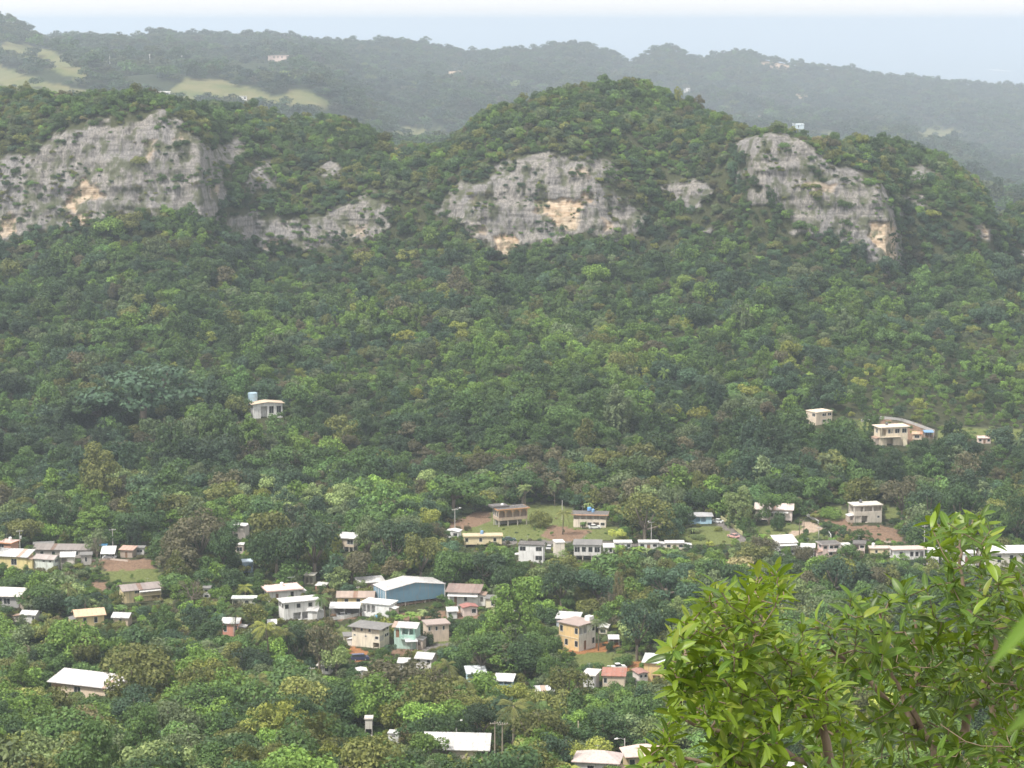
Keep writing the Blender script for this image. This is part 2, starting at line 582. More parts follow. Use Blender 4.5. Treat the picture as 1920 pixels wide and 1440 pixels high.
bd_ = noise(t, coords(t, (.05, .05, .6)), 1., 4)
g0 = mixc(t, ramp(t, bd_, .53, .62, 0, .6), g0, (.12, .112, .105))
tn = attr(t, 'tan')
lay = noise(t, coords(t, (.12, .12, .9)), 1., 5)
tc = mixc(t, ramp(t, lay, .35, .65), (.37, .26, .17), (.58, .48, .36))
g1 = mixc(t, tn.outputs['Fac'], g0, tc)
mo = noise(t, coords(t, (.16, .16, .12)), 1., 5)
g1 = mixc(t, ramp(t, mo, .49, .6, 0, .85), g1, (.085, .095, .05))
col = mixc(t, rk.outputs['Fac'], veg, g1)
hb = N(t, 'ShaderNodeMath', operation='MULTIPLY_ADD')
t.links.new(nf, hb.inputs[0]); hb.inputs[1].default_value = .8; t.links.new(ns, hb.inputs[2])
finish(t, col, .95, .08, hb.outputs[0], .9, 1.2)
GROUND = m


def yard_paint(px, py, Y):
    k = np.zeros(len(px), int)
    jx = px + 5 * vnoise(px / 12, py / 6, seed=8); jy = py + 2 * vnoise(px / 10, py / 5, seed=9)
    for kind, poly in PATCH:
        k[in_poly(jx, jy, poly) & (Y > 400)] = kind
    return k


def sheet(name, us, rows_of, Yhi, Ylo, displace=False):
    """a grid over directions us and fractional rows between the levels"""
    L = levels(us)
    ys = np.stack([a for a, b in L])
    rows = []
    for i, n in rows_of:
        for q in range(n):
            rows.append(ys[i] + (ys[i + 1] - ys[i]) * q / n)
    rows.append(ys[rows_of[-1][0] + 1])
    Y = np.stack(rows)
    U = np.broadcast_to(us, Y.shape)
    X = U * Y
    Z = ground(X, Y)
    px, py = pix_of(X, Y, Z)
    nr, nc = Y.shape
    rock = np.zeros(Y.shape); tan = np.zeros(Y.shape)
    if displace:
        d = rockmask(px, py)
        rock = np.clip(d / 6 + .5, 0, 1) * (Y < L[-3][0] + 5) * np.clip((np.interp(knots(us), *FOOT) + 3 - py) / 8, 0, 1)
        jx = px + 6 * fbm(px / 14, py / 9, seed=71, oct=3); jy = py + 5 * fbm(px / 14, py / 7, seed=72, oct=3)
        for p, k in TANS:
            tan = np.maximum(tan, k * np.clip(poly_dist(jx, jy, p) / 6 + .5, 0, 1))
        # relief: flutes, ledges and pits pushed along the view-facing direction of the face
        fl = fbm(X / 7, Z / 26, Y / 30, seed=51, oct=5)
        le = fbm(X / 30, Z / 4.5, Y / 30, seed=52, oct=4)
        pit = np.minimum(fbm(X / 3.2, Z / 5, Y / 5, seed=53, oct=3) + .25, 0)
        big = fbm(X / 34, Z / 40, seed=54, oct=3)
        fl2 = fbm(X / 2.4, Z / 13, Y / 9, seed=58, oct=3)
        dy = -rock * (1.7 * fl + .8 * fl2 + 1.5 * le + 2.4 * big + 1.0) + 1.2 * rock * pit + 2.4 * tan * rock
        veg = (1 - rock) * fbm(X / 9, Y / 9, seed=55, oct=3) * .7
        Y = Y + dy
        X = X - rock * fbm(Z / 9, Y / 9, X / 9, seed=56, oct=3) * .5
        Z = Z + veg - .9 * np.clip((L[14][0] - Y) / 4, 0, 1) + rock * fbm(X / 5, Z / 5, Y / 5, seed=57, oct=3) * .5
    idx = np.arange(nr * nc).reshape(nr, nc)
    f = np.stack([idx[:-1, :-1], idx[:-1, 1:], idx[1:, 1:], idx[1:, :-1]], -1).reshape(-1, 4)
    v = np.stack([X, Y, Z], -1).reshape(-1, 3)
    me = npmesh(name, v, f, GROUND, True, {'rock': rock, 'tan': tan})
    k = yard_paint(px.ravel(), py.ravel(), Y.ravel())
    a = me.attributes.new('yardw', 'FLOAT', 'POINT'); a.data.foreach_set('value', (k > 0).astype(np.float32))
    c = np.full((len(k), 4), .08, np.float32)
    for kk, cc in PCOL.items(): c[k == kk, :3] = cc
    a = me.attributes.new('yard', 'FLOAT_COLOR', 'POINT'); a.data.foreach_set('color', c.ravel())
    o = link(name, me)
    o['kind'] = 'structure'
    return o


us1 = np.linspace(-.36, .36, 640)
sheet('ground', us1, [(0, 4), (1, 4), (2, 5), (3, 6), (4, 6), (5, 8), (6, 14), (7, 46), (8, 40), (9, 40), (10, 50), (11, 30), (12, 24), (13, 12)], 0, 0)
us2 = np.linspace(-.36, .36, 1150)
sheet('karst_hills', us2, [(13, 5), (14, 84), (15, 24), (16, 20), (17, 6), (18, 8)], 0, 0, True)

# --- far hills
FPX = np.array([-700, 0, 200, 400, 600, 740, 1000, 1400, 1700, 1920, 2620], float)
FYS = {1: [1950, 1950, 1980, 2000, 2050, 2150, 2350, 2750, 3100, 3300, 3300], 2: [2300, 2300, 2350, 2400, 2450, 2650, 2950, 3400, 3800, 3900, 3900], 3: [2800, 2800, 2850, 2900, 3100, 3350, 3650, 4150, 4450, 4500, 4500]}
FPY = {0: [360, 330, 330, 330, 340, 360, 350, 380, 390, 430, 430], 1: [215, 200, 195, 212, 240, 288, 290, 292, 292, 345, 345], 2: [150, 150, 150, 178, 200, 250, 240, 250, 262, 300, 300], 3: [110, 105, 122, 140, 150, 175, 180, 195, 215, 235, 240]}
SKY = prof([(-700, 50), (0, 50), (40, 53), (75, 66), (95, 84), (130, 78), (180, 76), (230, 81), (262, 84), (300, 74), (325, 68), (360, 76), (400, 74), (450, 78), (480, 74), (530, 76), (580, 81), (640, 84), (700, 86), (740, 81), (800, 88), (870, 98), (930, 98), (1000, 94), (1060, 86), (1100, 88), (1150, 101), (1180, 114), (1210, 98), (1245, 87), (1280, 97), (1310, 109), (1350, 100), (1390, 97), (1430, 105), (1500, 115), (1600, 123), (1700, 133), (1800, 140), (1920, 145), (2620, 150)])


def flevels(u):
    px = knots(u)
    yk = np.interp(px, [-700, 0, 60, 110, 700, 1180, 1920, 2620], [4700, 4600, 4600, 5300, 6200, 7000, 7800, 8100])
    out = [(1800 + 0 * px, uv_of(px, np.interp(px, FPX, FPY[0]))[1] * 1800 + CAMZ - 30)]
    for i in (1, 2, 3):
        y = np.interp(px, FPX, FYS[i]) * 1.45
        hump = 9 * np.sin(px / 83. + i * 2.1) + 7 * np.sin(px / 41. + i)
        out.append((y, uv_of(px, np.interp(px, FPX, FPY[i]) + hump * .6)[1] * y + CAMZ))
    pk = np.interp(px, *SKY); pk = 92 + (pk - 92) * 1.35 + 3.
    y4 = yk * .6 + out[-1][0] * .4
    p4 = np.interp(px, FPX, FPY[3]) * .42 + pk * .58 + 6 * np.sin(px / 57.)
    out.append((y4, uv_of(px, np.maximum(p4, pk + 6))[1] * y4 + CAMZ))
    zk = uv_of(px, pk)[1] * yk + CAMZ
    out.append((yk, zk)); out.append((yk + 250, zk - 25)); out.append((yk + 1500, zk * 0 - 426))
    return out


def fground(x, y):
    x = np.asarray(x, float); y = np.asarray(y, float)
    L = flevels(x / y)
    z = L[0][1]
    for (ya, za), (yb, zb) in zip(L[:-1], L[1:]):
        k = np.clip((y - ya) / (yb - ya), 0, 1)
        k2 = k * k * (3 - 2 * k) * .5 + k * .5
        z = np.where(y >= ya, za + (zb - za) * k2, z)
    a = np.clip((y - 1850) / 500, 0, 1)
    yk = L[5][0]
    c = np.clip((yk * .97 - y) / (yk * .16), 0, 1)          # the crest keeps its own outline
    r = 1 - np.abs(fbm(x / 520 + y / 1300, y / 760, seed=24, oct=3))
    return z + a * (fbm(x / 190, y / 260, seed=21, oct=4) * (1.5 + 5 * c) + (r - .62) * 66 * c)


PAST = [[(322, 168), (345, 146), (400, 148), (450, 158), (490, 172), (510, 182), (550, 167), (585, 172), (612, 186), (640, 200), (520, 200), (400, 195), (330, 190)],
        [(0, 78), (60, 85), (110, 100), (168, 132), (160, 158), (100, 132), (60, 112), (0, 100)], [(-300, 110), (0, 122), (60, 145), (180, 178), (180, 200), (0, 190), (-300, 190)],
        [(725, 252), (740, 243), (775, 239), (835, 246), (845, 270), (740, 275)], [(1395, 243), (1440, 240), (1500, 250), (1565, 250), (1560, 262), (1400, 258)],
        [(1700, 250), (1740, 242), (1810, 246), (1806, 264), (1740, 270)], [(1820, 292), (1920, 288), (1990, 294), (1920, 302), (1830, 300)], [(228, 116), (320, 116), (320, 120), (228, 121)]]
BARE = [[(1410, 120), (1440, 116), (1480, 122), (1478, 136), (1440, 130)], [(1418, 220), (1440, 222), (1446, 234), (1424, 230)], [(835, 132), (872, 130), (870, 145), (840, 146)], [(1490, 176), (1520, 176), (1516, 186), (1494, 184)]]


def pasture(px, py):
    d = np.full(np.shape(px), -1e3)
    for p in PAST: d = np.maximum(d, poly_dist(px, py, p))
    return d + 3 * fbm(np.asarray(px) / 16, np.asarray(py) / 8, seed=61, oct=3)


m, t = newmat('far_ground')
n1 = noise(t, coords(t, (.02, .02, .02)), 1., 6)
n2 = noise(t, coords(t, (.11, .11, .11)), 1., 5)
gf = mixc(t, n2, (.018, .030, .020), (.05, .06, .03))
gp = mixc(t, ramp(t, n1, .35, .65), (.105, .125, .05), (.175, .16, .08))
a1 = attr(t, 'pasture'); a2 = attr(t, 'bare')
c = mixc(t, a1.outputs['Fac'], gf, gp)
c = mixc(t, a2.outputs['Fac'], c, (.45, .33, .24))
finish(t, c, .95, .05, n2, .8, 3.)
us = np.linspace(-.34, .34, 620)
L = flevels(us)
ys = np.stack([a for a, b in L])
rows = []
for i, n in enumerate((14, 40, 40, 36, 36, 4, 6)):
    rows += [ys[i] + (ys[i + 1] - ys[i]) * q / n for q in range(n)]
rows.append(ys[-1])
Y = np.stack(rows); X = us * Y; Z = fground(X, Y)
px, py = pix_of(X, Y, Z)
nr, nc = Y.shape
idx = np.arange(nr * nc).reshape(nr, nc)
f = np.stack([idx[:-1, :-1], idx[:-1, 1:], idx[1:, 1:], idx[1:, :-1]], -1).reshape(-1, 4)
bare = np.zeros(Y.shape)
for p in BARE: bare = np.maximum(bare, np.clip(poly_dist(px + 4 * fbm(px / 8, py / 5, seed=66), py, p) / 4 + .5, 0, 1))
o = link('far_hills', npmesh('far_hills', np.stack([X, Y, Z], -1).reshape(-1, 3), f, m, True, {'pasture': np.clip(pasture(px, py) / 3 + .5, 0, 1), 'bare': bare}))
o['kind'] = 'structure'

# --- sea beyond the far ridge and its pale shore
m, t = newmat('sea')
finish(t, mixc(t, noise(t, coords(t, (.004, .001, 1)), 1., 4), (.05, .12, .17), (.07, .15, .2)), .25, .5)
mb = MB(); mb.poly((-30000, 5200, -420), (30000, 5200, -420), (30000, 60000, -420), (-30000, 60000, -420))
o = mb.build('sea', m); o['kind'] = 'structure'
m, t = newmat('shore'); finish(t, mixc(t, noise(t, coords(t, (.01, .01, 1)), 1.), (.35, .33, .29), (.6, .59, .56)), .9, .1)
mb = MB()
yb = 420 / math.tan(math.atan(680 / F) - math.atan(588 / F))
mb.poly((yb * .1985, yb * .985, -419), (yb * .2045, yb * .985, -419), (yb * .204, yb * 1.025, -419), (yb * .199, yb * 1.025, -419))
o = mb.build('beach', m); o['kind'] = 'structure'

# --- haze
m, t = newmat('haze')
v = N(t, 'ShaderNodeVolumePrincipled')
v.inputs['Color'].default_value = (.64, .722, .825, 1)
v.inputs['Density'].default_value = 1.0e-4
v.inputs['Anisotropy'].default_value = .1
o_ = N(t, 'ShaderNodeOutputMaterial')
t.links.new(v.outputs[0], o_.inputs['Volume'])
m.cycles.homogeneous_volume = True
hz = MB().box(-31000, 31000, -400, 61000, -440, 45).build('haze', m)
hz['kind'] = 'stuff'
# ================================================================ PLANTS
def cards(P, Nrm, size, rng, aspect=.55, droop=.25, jit=.5):
    """leaf sprays: one folded diamond per point, lying roughly along the crown's surface"""
    n = len(P)
    nn = Nrm + rng.normal(0, jit, (n, 3)); nn /= np.linalg.norm(nn, axis=1, keepdims=True) + 1e-9
    d = rng.normal(0, 1, (n, 3)); d[:, 2] -= droop
    d -= nn * (d * nn).sum(1, keepdims=True); d /= np.linalg.norm(d, axis=1, keepdims=True) + 1e-9
    s = np.cross(nn, d)
    L = (size * rng.uniform(.6, 1.45, n))[:, None]; W = L * aspect * rng.uniform(.7, 1.3, n)[:, None]
    a = P - d * L * .5; b = P + d * L * .5
    c1 = P + s * W * .5 - d * L * .08 + nn * W * .12; c2 = P - s * W * .5 - d * L * .08 + nn * W * .12
    v = np.stack([a, c1, b, c2], 1).reshape(-1, 3)
    f = np.arange(4 * n).reshape(n, 4)
    var = np.repeat(np.clip(rng.beta(2.2, 3.0, n), 0, 1), 4)
    return v, f, var


def sph(n, rng):
    q = rng.normal(0, 1, (n, 3)); return q / np.linalg.norm(q, axis=1, keepdims=True)


def crown_pts(rng, W, H, z0, lobes, per, flat=.0, lobe=(.26, .42)):
    """lobes of foliage filling a dome of width W from z0 to H"""
    P, Nn = [], []
    ctr = []
    for i in range(lobes):
        d = sph(1, rng)[0]; d[2] = abs(d[2]) * (1 if rng.random() < .8 else -.5)
        k = rng.uniform(.42, .78)
        r = rng.uniform(*lobe) * W / 2
        c = np.array([d[0] * k * W / 2, d[1] * k * W / 2, z0 + (H - z0) * (.45 + d[2] * k * .6)])
        c[2] = min(c[2], H - r * .75)
        if flat: c[2] = z0 + (H - z0) * (.68 + rng.uniform(-.2, .2)) - flat * (d[0] ** 2 + d[1] ** 2) * k * k * (H - z0) * .5
        ctr.append((c, r))
        n = int(per * (r / (W * .17)) ** 2)
        s = sph(n, rng)
        s = s[s[:, 2] > -.7]
        rr = r * rng.uniform(.72, 1.08, len(s))[:, None]
        sq = np.array([1.1, 1.1, .78 if not flat else .45])
        P.append(c + s * rr * sq); Nn.append(s + np.array([0, 0, .35]))
    return np.concatenate(P), np.concatenate(Nn), ctr


def leaf_mesh(name, P, Nn, size, rng, **kw):
    v, f, var = cards(P, Nn, size, rng, **kw)
    return npmesh(name, v, f, LEAF, False, {'var': var})


def tree_proto(kind, seed, detail):
    """(crown mesh, trunk mesh) of a tree 10 m wide; detail scales the number of leaf sprays"""
    rng = np.random.default_rng(seed)
    mb = MB()
    D = {'far': (1.15, .5), 'mid': (.66, 2.6), 'near': (.46, 5.2)}[detail]
    size, q = D
    if kind == 'round':
        H = rng.uniform(7.5, 9.5); z0 = 1.2
        P, Nn, c = crown_pts(rng, 10, H, z0, int(rng.integers(9, 14)), 70 * q)
    elif kind == 'clumpy':
        H = rng.uniform(8, 10); z0 = 1.0
        P, Nn, c = crown_pts(rng, 10, H, z0, int(rng.integers(17, 24)), 46 * q, lobe=(.18, .30))
    elif kind == 'flat':
        H = 7.; z0 = 1.4
        P, Nn, c = crown_pts(rng, 10, H, z0, 16, 60 * q, flat=1.0, lobe=(.2, .34))
    elif kind == 'column':
        H = 15.; z0 = .4
        P, Nn, c = crown_pts(rng, 8.5, H, z0, 20, 60 * q, lobe=(.22, .4))
        # curtains of creeper hanging down the sides
        for i in range(26):
            a = rng.uniform(0, 6.28); r = rng.uniform(2.4, 3.9); zt = rng.uniform(4, 11); n = int(14 * q) + 3
            z = zt - rng.uniform(0, 4.5, n)
            P = np.concatenate([P, np.stack([math.cos(a) * r + rng.normal(0, .3, n), math.sin(a) * r + rng.normal(0, .3, n), np.maximum(z, .2)], 1)])
            Nn = np.concatenate([Nn, np.tile([math.cos(a), math.sin(a), .3], (n, 1))])
    elif kind == 'bush':
        H = 4.6; z0 = -.3
        P, Nn, c = crown_pts(rng, 10, H, z0, 12, 52 * q, lobe=(.25, .4))
    elif kind == 'bamboo':
        P, Nn, c = [], [], []
        for i in range(30):
            a = rng.uniform(0, 6.28); r0 = rng.uniform(0, 1.4); r1 = r0 + rng.uniform(1.2, 4.2); h = rng.uniform(6.5, 11)
            k = np.linspace(.15, 1, int(46 * max(q, .5)))
            rad = r0 + (r1 - r0) * k ** 2.2; z = h * np.sin(np.minimum(k * 1.75, 1.75)) * .98
            sp = .25 + .75 * np.sin(k * 3.0)
            pts = np.stack([np.cos(a) * rad, np.sin(a) * rad, z], 1) + rng.normal(0, .42, (len(k), 3)) * sp[:, None]
            P.append(pts); Nn.append(np.tile([math.cos(a), math.sin(a), .7], (len(k), 1)))
            mb.tube([(math.cos(a) * r0, math.sin(a) * r0, -.6), (math.cos(a) * (r0 + .2), math.sin(a) * (r0 + .2), h * .45)], [.06, .045], 4)
        P = np.concatenate(P); Nn = np.concatenate(Nn)
        size *= 1.25
    cm = leaf_mesh('crown', P, Nn, size, rng, aspect=.3 if kind == 'bamboo' else .58, droop=1.2 if kind in ('bamboo', 'column') else .3)
    if kind != 'bamboo':
        top = max(z0 + 1.5, .35 * (cm.vertices[0].co.z + 6))
        mb.tube([(0, 0, -1.2), (.1, .05, z0 * .6 + .4), (.15, -.1, z0 + 2.2)], [.42, .3, .24], 7)
        for cc, r in c[:7 if detail == 'near' else 4]:
            mb.tube([(.13, -.05, z0 + 1.4), tuple(np.array([.07, -.05, z0 + 1.9]) * .4 + cc * .6 + [0, 0, -.3]), tuple(cc + [0, 0, r * .3])], [.19, .12, .04], 5)
    return cm, mb.mesh('trunk', BARK, True)


def frond(P, Nn, rng, a, L, lift, n, width, base, sag=1.):
    """points along both sides of one arching palm frond"""
    k = np.repeat(np.linspace(.12, 1, n), 2)
    s = np.tile([-1, 1], n) * width * np.sin(np.clip(k * 2.7, .35, 2.8))
    rad = L * k * math.cos(lift * .8)
    z = L * (math.sin(lift) * k - sag * .62 * k ** 2.1)
    ca, sa = math.cos(a), math.sin(a)
    x = ca * rad - sa * s; y = sa * rad + ca * s
    z = z - np.abs(s) * .55
    P.append(np.stack([x, y, z], 1) + base)
    side = np.stack([-sa * np.sign(s), ca * np.sign(s), -.5 + 0 * s], 1)
    Nn.append(side)
    return np.stack([ca * rad[::2], sa * rad[::2], z[::2] + np.abs(s[::2]) * .55], 1) + base


def palm_proto(seed, H=9., nf=22, L=3.4, lean=.6, name='palm'):
    rng = np.random.default_rng(seed)
    V, Fc, var = [], [], []
    top = np.array([lean, 0, H])
    k0 = 0
    rib = MB()
    for i in range(nf):
        a = i * 2.4 + rng.uniform(-.3, .3); lift = rng.uniform(-.55, 1.25)
        P, S = [], []
        sp = frond(P, S, rng, a, L * rng.uniform(.8, 1.1), lift, 26, .0, top, 1.0)
        rib.tube([tuple(p) for p in sp[::5]], .035, 4)
        # leaflets: slim drooping strips on both sides of the rib
        d = np.gradient(sp, axis=0); d /= np.linalg.norm(d, axis=1, keepdims=True)
        sd = np.cross(d, [0, 0, 1]); sd /= np.linalg.norm(sd, axis=1, keepdims=True) + 1e-9
        for sg in (-1, 1):
            ll = (L * .20 * np.sin(np.linspace(.5, 2.9, len(sp))))[:, None]
            tip = sp + sg * sd * ll + d * ll * .55 - np.array([0, 0, 1]) * ll * rng.uniform(.5, 1.1)
            wd = d * L * .0105
            v = np.stack([sp - wd, sp + wd, tip + wd * .3, tip - wd * .3], 1).reshape(-1, 3)
            V.append(v); Fc.append(np.arange(len(v)).reshape(-1, 4) + k0); k0 += len(v)
            var.append(np.repeat(rng.uniform(.25, .8), len(v)))
    cm = npmesh('crown', np.concatenate(V), np.concatenate(Fc), LEAF, False, {'var': np.concatenate(var)})
    mb = MB()
    mb.tube([(0, 0, -1), (lean * .1, 0, H * .3), (lean * .45, 0, H * .7), tuple(top)], [.24, .17, .14, .12], 7)
    return cm, mb.mesh('trunk', BARK, True), rib.mesh('frond_rib', LEAF)


def banana_proto(seed):
    rng = np.random.default_rng(seed)
    V, Fc, var = [], [], []; k0 = 0
    mb = MB()
    for st in range(5):
        bx, by = (rng.normal(0, .9, 2) if st else (0, 0)); h = rng.uniform(2.2, 3.4)
        mb.tube([(bx, by, -.5), (bx, by, h)], [.16, .1], 6)
        for i in range(8):
            a = i * 2.4 + rng.uniform(-.4, .4); L = rng.uniform(1.8, 2.7); lift = rng.uniform(.5, 1.35)
            k = np.linspace(0, 1, 7)
            rad = L * k * math.cos(lift * .75); z = h + L * (math.sin(lift) * k - .75 * k ** 2.4)
            w = .34 * np.sin(np.clip(k * 2.6 + .35, 0, 2.95))
            ca, sa = math.cos(a), math.sin(a)
            c = np.stack([bx + ca * rad, by + sa * rad, z], 1); s = np.stack([-sa * w, ca * w, -.35 * w], 1)
            s2 = np.stack([sa * w, -ca * w, -.35 * w], 1)
            v = np.concatenate([c, c + s, c + s2]); n = 7
            q = [(j, j + 1, n + j + 1, n + j) for j in range(6)] + [(j, 2 * n + j, 2 * n + j + 1, j + 1) for j in range(6)]
            V.append(v); Fc.append(np.array(q) + k0); k0 += len(v); var.append(np.full(len(v), rng.uniform(.35, .9)))
    return npmesh('crown', np.concatenate(V), np.concatenate(Fc), LEAF, False, {'var': np.concatenate(var)}), mb.mesh('stem', LEAF)


def bare_proto(seed):
    rng = np.random.default_rng(seed)
    mb = MB(); tw = MB()
    mb.tube([(0, 0, -1), (.1, 0, 2), (.2, .1, 4.5)], [.3, .24, .16], 6)

    def grow(p, d, L, r, lv):
        q = p + d * L
        (mb if lv < 2 else tw).tube([tuple(p), tuple(p + d * L * .5 + rng.normal(0, L * .05, 3)), tuple(q)], [r, r * .8, r * .6], 4 if lv else 5, caps=False)
        if lv == 4: return
        for i in range(3 if lv < 2 else 3):
            e = d + rng.normal(0, .42, 3); e[2] += .22; e /= np.linalg.norm(e)
            grow(p + d * L * rng.uniform(.55, 1), e, L * rng.uniform(.6, .8), r * .58, lv + 1)
    for i in range(5):
        e = np.array([math.cos(i * 1.3), math.sin(i * 1.3), rng.uniform(.8, 1.9)]); e /= np.linalg.norm(e)
        grow(np.array([.15, .05, rng.uniform(2.2, 4.2)]), e, 2.3, .13, 0)
    return tw.mesh('twigs', BARK), mb.mesh('trunk', BARK)


TINT = {
    'dark': (.026, .050, .022), 'deep': (.022, .040, .024), 'mid': (.046, .084, .028), 'bright': (.078, .132, .030), 'olive': (.078, .088, .030),
    'brown': (.060, .058, .040), 'grey': (.066, .090, .050), 'yellow': (.135, .155, .038), 'tan': (.11, .10, .06), 'bluish': (.030, .058, .038), 'pale': (.105, .142, .062),
}
TINT = {k: (a * 1.84, b * 1.74, c * 1.44) for k, (a, b, c) in TINT.items()}
TN = list(TINT)
TARR = np.array([TINT[k] for k in TN])

PROT = {}
for kind, n in (('round', 5), ('clumpy', 4), ('flat', 2), ('column', 1), ('bush', 2)):
    PROT['mid', kind] = [tree_proto(kind, 100 + i * 7 + len(kind), 'mid') for i in range(n)]
for kind, n in (('round', 4), ('clumpy', 3), ('flat', 2), ('column', 2), ('bush', 1), ('bamboo', 2)):
    PROT['near', kind] = [tree_proto(kind, 300 + i * 7 + len(kind), 'near') for i in range(n)]
PROT['far', 'round'] = [tree_proto('round', 500 + i, 'far') for i in range(3)]


def scatter_object(name, pts, rot, scale, pick, tint, protos, label):
    """one mass of plants nobody could count: its points carry the plants (geometry nodes)"""
    me = bpy.data.meshes.new(name)
    n = len(pts)
    me.vertices.add(n)
    me.vertices.foreach_set('co', np.asarray(pts, np.float32).ravel())
    for nm, ty, arr, key in (('rot', 'FLOAT_VECTOR', rot, 'vector'), ('siz', 'FLOAT_VECTOR', scale, 'vector'), ('pick', 'INT', pick, 'value'), ('tint', 'FLOAT_COLOR', np.concatenate([tint, np.ones((n, 1))], 1), 'color')):
        a = me.attributes.new(nm, ty, 'POINT')
        a.data.foreach_set(key, np.asarray(arr, np.int32 if ty == 'INT' else np.float32).ravel())
    o = link(name, me)
    tag(o, label, kind='stuff')
    ng = bpy.data.node_groups.new(name, 'GeometryNodeTree')
    ng.interface.new_socket('Geometry', in_out='INPUT', socket_type='NodeSocketGeometry')
    ng.interface.new_socket('Geometry', in_out='OUTPUT', socket_type='NodeSocketGeometry')
    gi = ng.nodes.new('NodeGroupInput'); go = ng.nodes.new('NodeGroupOutput')
    ip = ng.nodes.new('GeometryNodeInstanceOnPoints')
    jn = ng.nodes.new('GeometryNodeJoinGeometry')
    for i, pm in enumerate(reversed(protos)):
        ob = bpy.data.objects.new(pm.name + '_source', pm)
        oi = ng.nodes.new('GeometryNodeObjectInfo')
        oi.inputs['Object'].default_value = ob
        oi.inputs['As Instance'].default_value = True
        ng.links.new(oi.outputs['Geometry'], jn.inputs[0])

    def na(nm, ty):
        q = ng.nodes.new('GeometryNodeInputNamedAttribute'); q.data_type = ty; q.inputs['Name'].default_value = nm
        return q.outputs[0]
    er = ng.nodes.new('FunctionNodeEulerToRotation')
    ng.links.new(na('rot', 'FLOAT_VECTOR'), er.inputs[0])
    ng.links.new(gi.outputs[0], ip.inputs['Points'])
    ng.links.new(jn.outputs[0], ip.inputs['Instance'])
    ip.inputs['Pick Instance'].default_value = True
    ng.links.new(na('pick', 'INT'), ip.inputs['Instance Index'])
    ng.links.new(er.outputs[0], ip.inputs['Rotation'])
    ng.links.new(na('siz', 'FLOAT_VECTOR'), ip.inputs['Scale'])
    ng.links.new(ip.outputs[0], go.inputs[0])
    md = o.modifiers.new('plants', 'NODES'); md.node_group = ng
    return o


def grid_pts(rng, u0, u1, y0, y1, s):
    """jittered, roughly even points over a fan of ground"""
    xs = np.arange(u0 * y1, u1 * y1, s); yy = np.arange(y0, y1, s * .88)
    X, Yy = np.meshgrid(xs, yy)
    X[1::2] += s / 2
    X = X.ravel() + rng.uniform(-.42, .42, X.size) * s; Yy = Yy.ravel() + rng.uniform(-.42, .42, Yy.size) * s
    k = (X > u0 * Yy) & (X < u1 * Yy)
    return X[k], Yy[k]


def pick_tints(rng, x, y, weights_of, clump=34.):
    """a tint for each plant; neighbours often agree"""
    n = len(x)
    r = .5 + .5 * np.clip(1.5 * vnoise(x / clump, y / clump, seed=91), -1, 1)
    r = np.where(rng.random(n) < .45, rng.random(n), r)
    W = weights_of
    C = np.cumsum(W, 1); C /= C[:, -1:]
    i = (r[:, None] > C).sum(1).clip(0, W.shape[1] - 1)
    return i


def hill_weights(px, py, x, y):
    """how likely each tint is on the hillside: broad belts of vegetation"""
    n = len(px)
    W = np.zeros((n, len(TN)))
    j = {k: i for i, k in enumerate(TN)}
    W[:, j['dark']] = 1.2; W[:, j['mid']] = 1.6; W[:, j['bluish']] = .9; W[:, j['olive']] = .3; W[:, j['grey']] = .5; W[:, j['brown']] = .12; W[:, j['bright']] = .5; W[:, j['yellow']] = .05
    b = fbm(px / 260, py / 70, seed=95, oct=3)
    mid = np.exp(-((py - 690 + 50 * b) / 90) ** 2) * np.clip((px - 330) / 200, 0, 1)
    W[:, j['bright']] += 2.2 * mid; W[:, j['yellow']] += .25 * mid; W[:, j['mid']] += .8 * mid; W[:, j['grey']] += .5 * mid
    dk = np.exp(-((py - 880 + 40 * b) / 70) ** 2)
    W[:, j['brown']] += .55 * dk; W[:, j['deep']] += 1.8 * dk; W[:, j['dark']] += 1.2 * dk
    W[:, j['bright']] *= 1 - .8 * dk; W[:, j['yellow']] *= 1 - .9 * dk
    lf = np.clip((300 - px) / 250, 0, 1) * np.exp(-((py - 740) / 130) ** 2)
    W[:, j['brown']] += .3 * lf; W[:, j['deep']] += .8 * lf
    up = np.exp(-((py - 500) / 60) ** 2)
    W[:, j['bluish']] += 1. * up; W[:, j['dark']] += .8 * up; W[:, j['brown']] += .25 * up
    tp = np.clip((420 - py) / 60, 0, 1)
    W[:, j['olive']] += .8 * tp; W[:, j['tan']] += .1 * tp; W[:, j['grey']] += .5 * tp; W[:, j['mid']] += .6 * tp; W[:, j['brown']] += .1 * tp; W[:, j['deep']] *= 1 - tp
    rt = np.exp(-((py - 770) / 50) ** 2) * np.clip((px - 1560) / 80, 0, 1)
    W[:, j['bright']] += 5. * rt; W[:, j['yellow']] += 2.0 * rt
    return W

PALMS = [palm_proto(1), palm_proto(2, 10.5, 20, 3.6, 1.6), palm_proto(3, 7, 16, 3.0, .2)]
ROYAL = [palm_proto(9, 9.5, 11, 1.5, .1)]
BAN = [banana_proto(5), banana_proto(6)]
BARE_ = [bare_proto(4)]
# ================================================================ WOODS (masses nobody could count)
# what must stay in sight: a coarse map of the photograph with the distance of the houses and clearings seen in it
KQ = 4
KW, KH, KO = 2720 // KQ, 1700 // KQ, 400
KEEP = np.zeros((KH, KW), np.float32)


def keep_rect(x0, y0, x1, y1, Y):
    a, b, c, d = int((x0 + KO) / KQ), int(y0 / KQ), int((x1 + KO) / KQ + 1), int(y1 / KQ + 1)
    KEEP[b:d, a:c] = np.maximum(KEEP[b:d, a:c], Y)


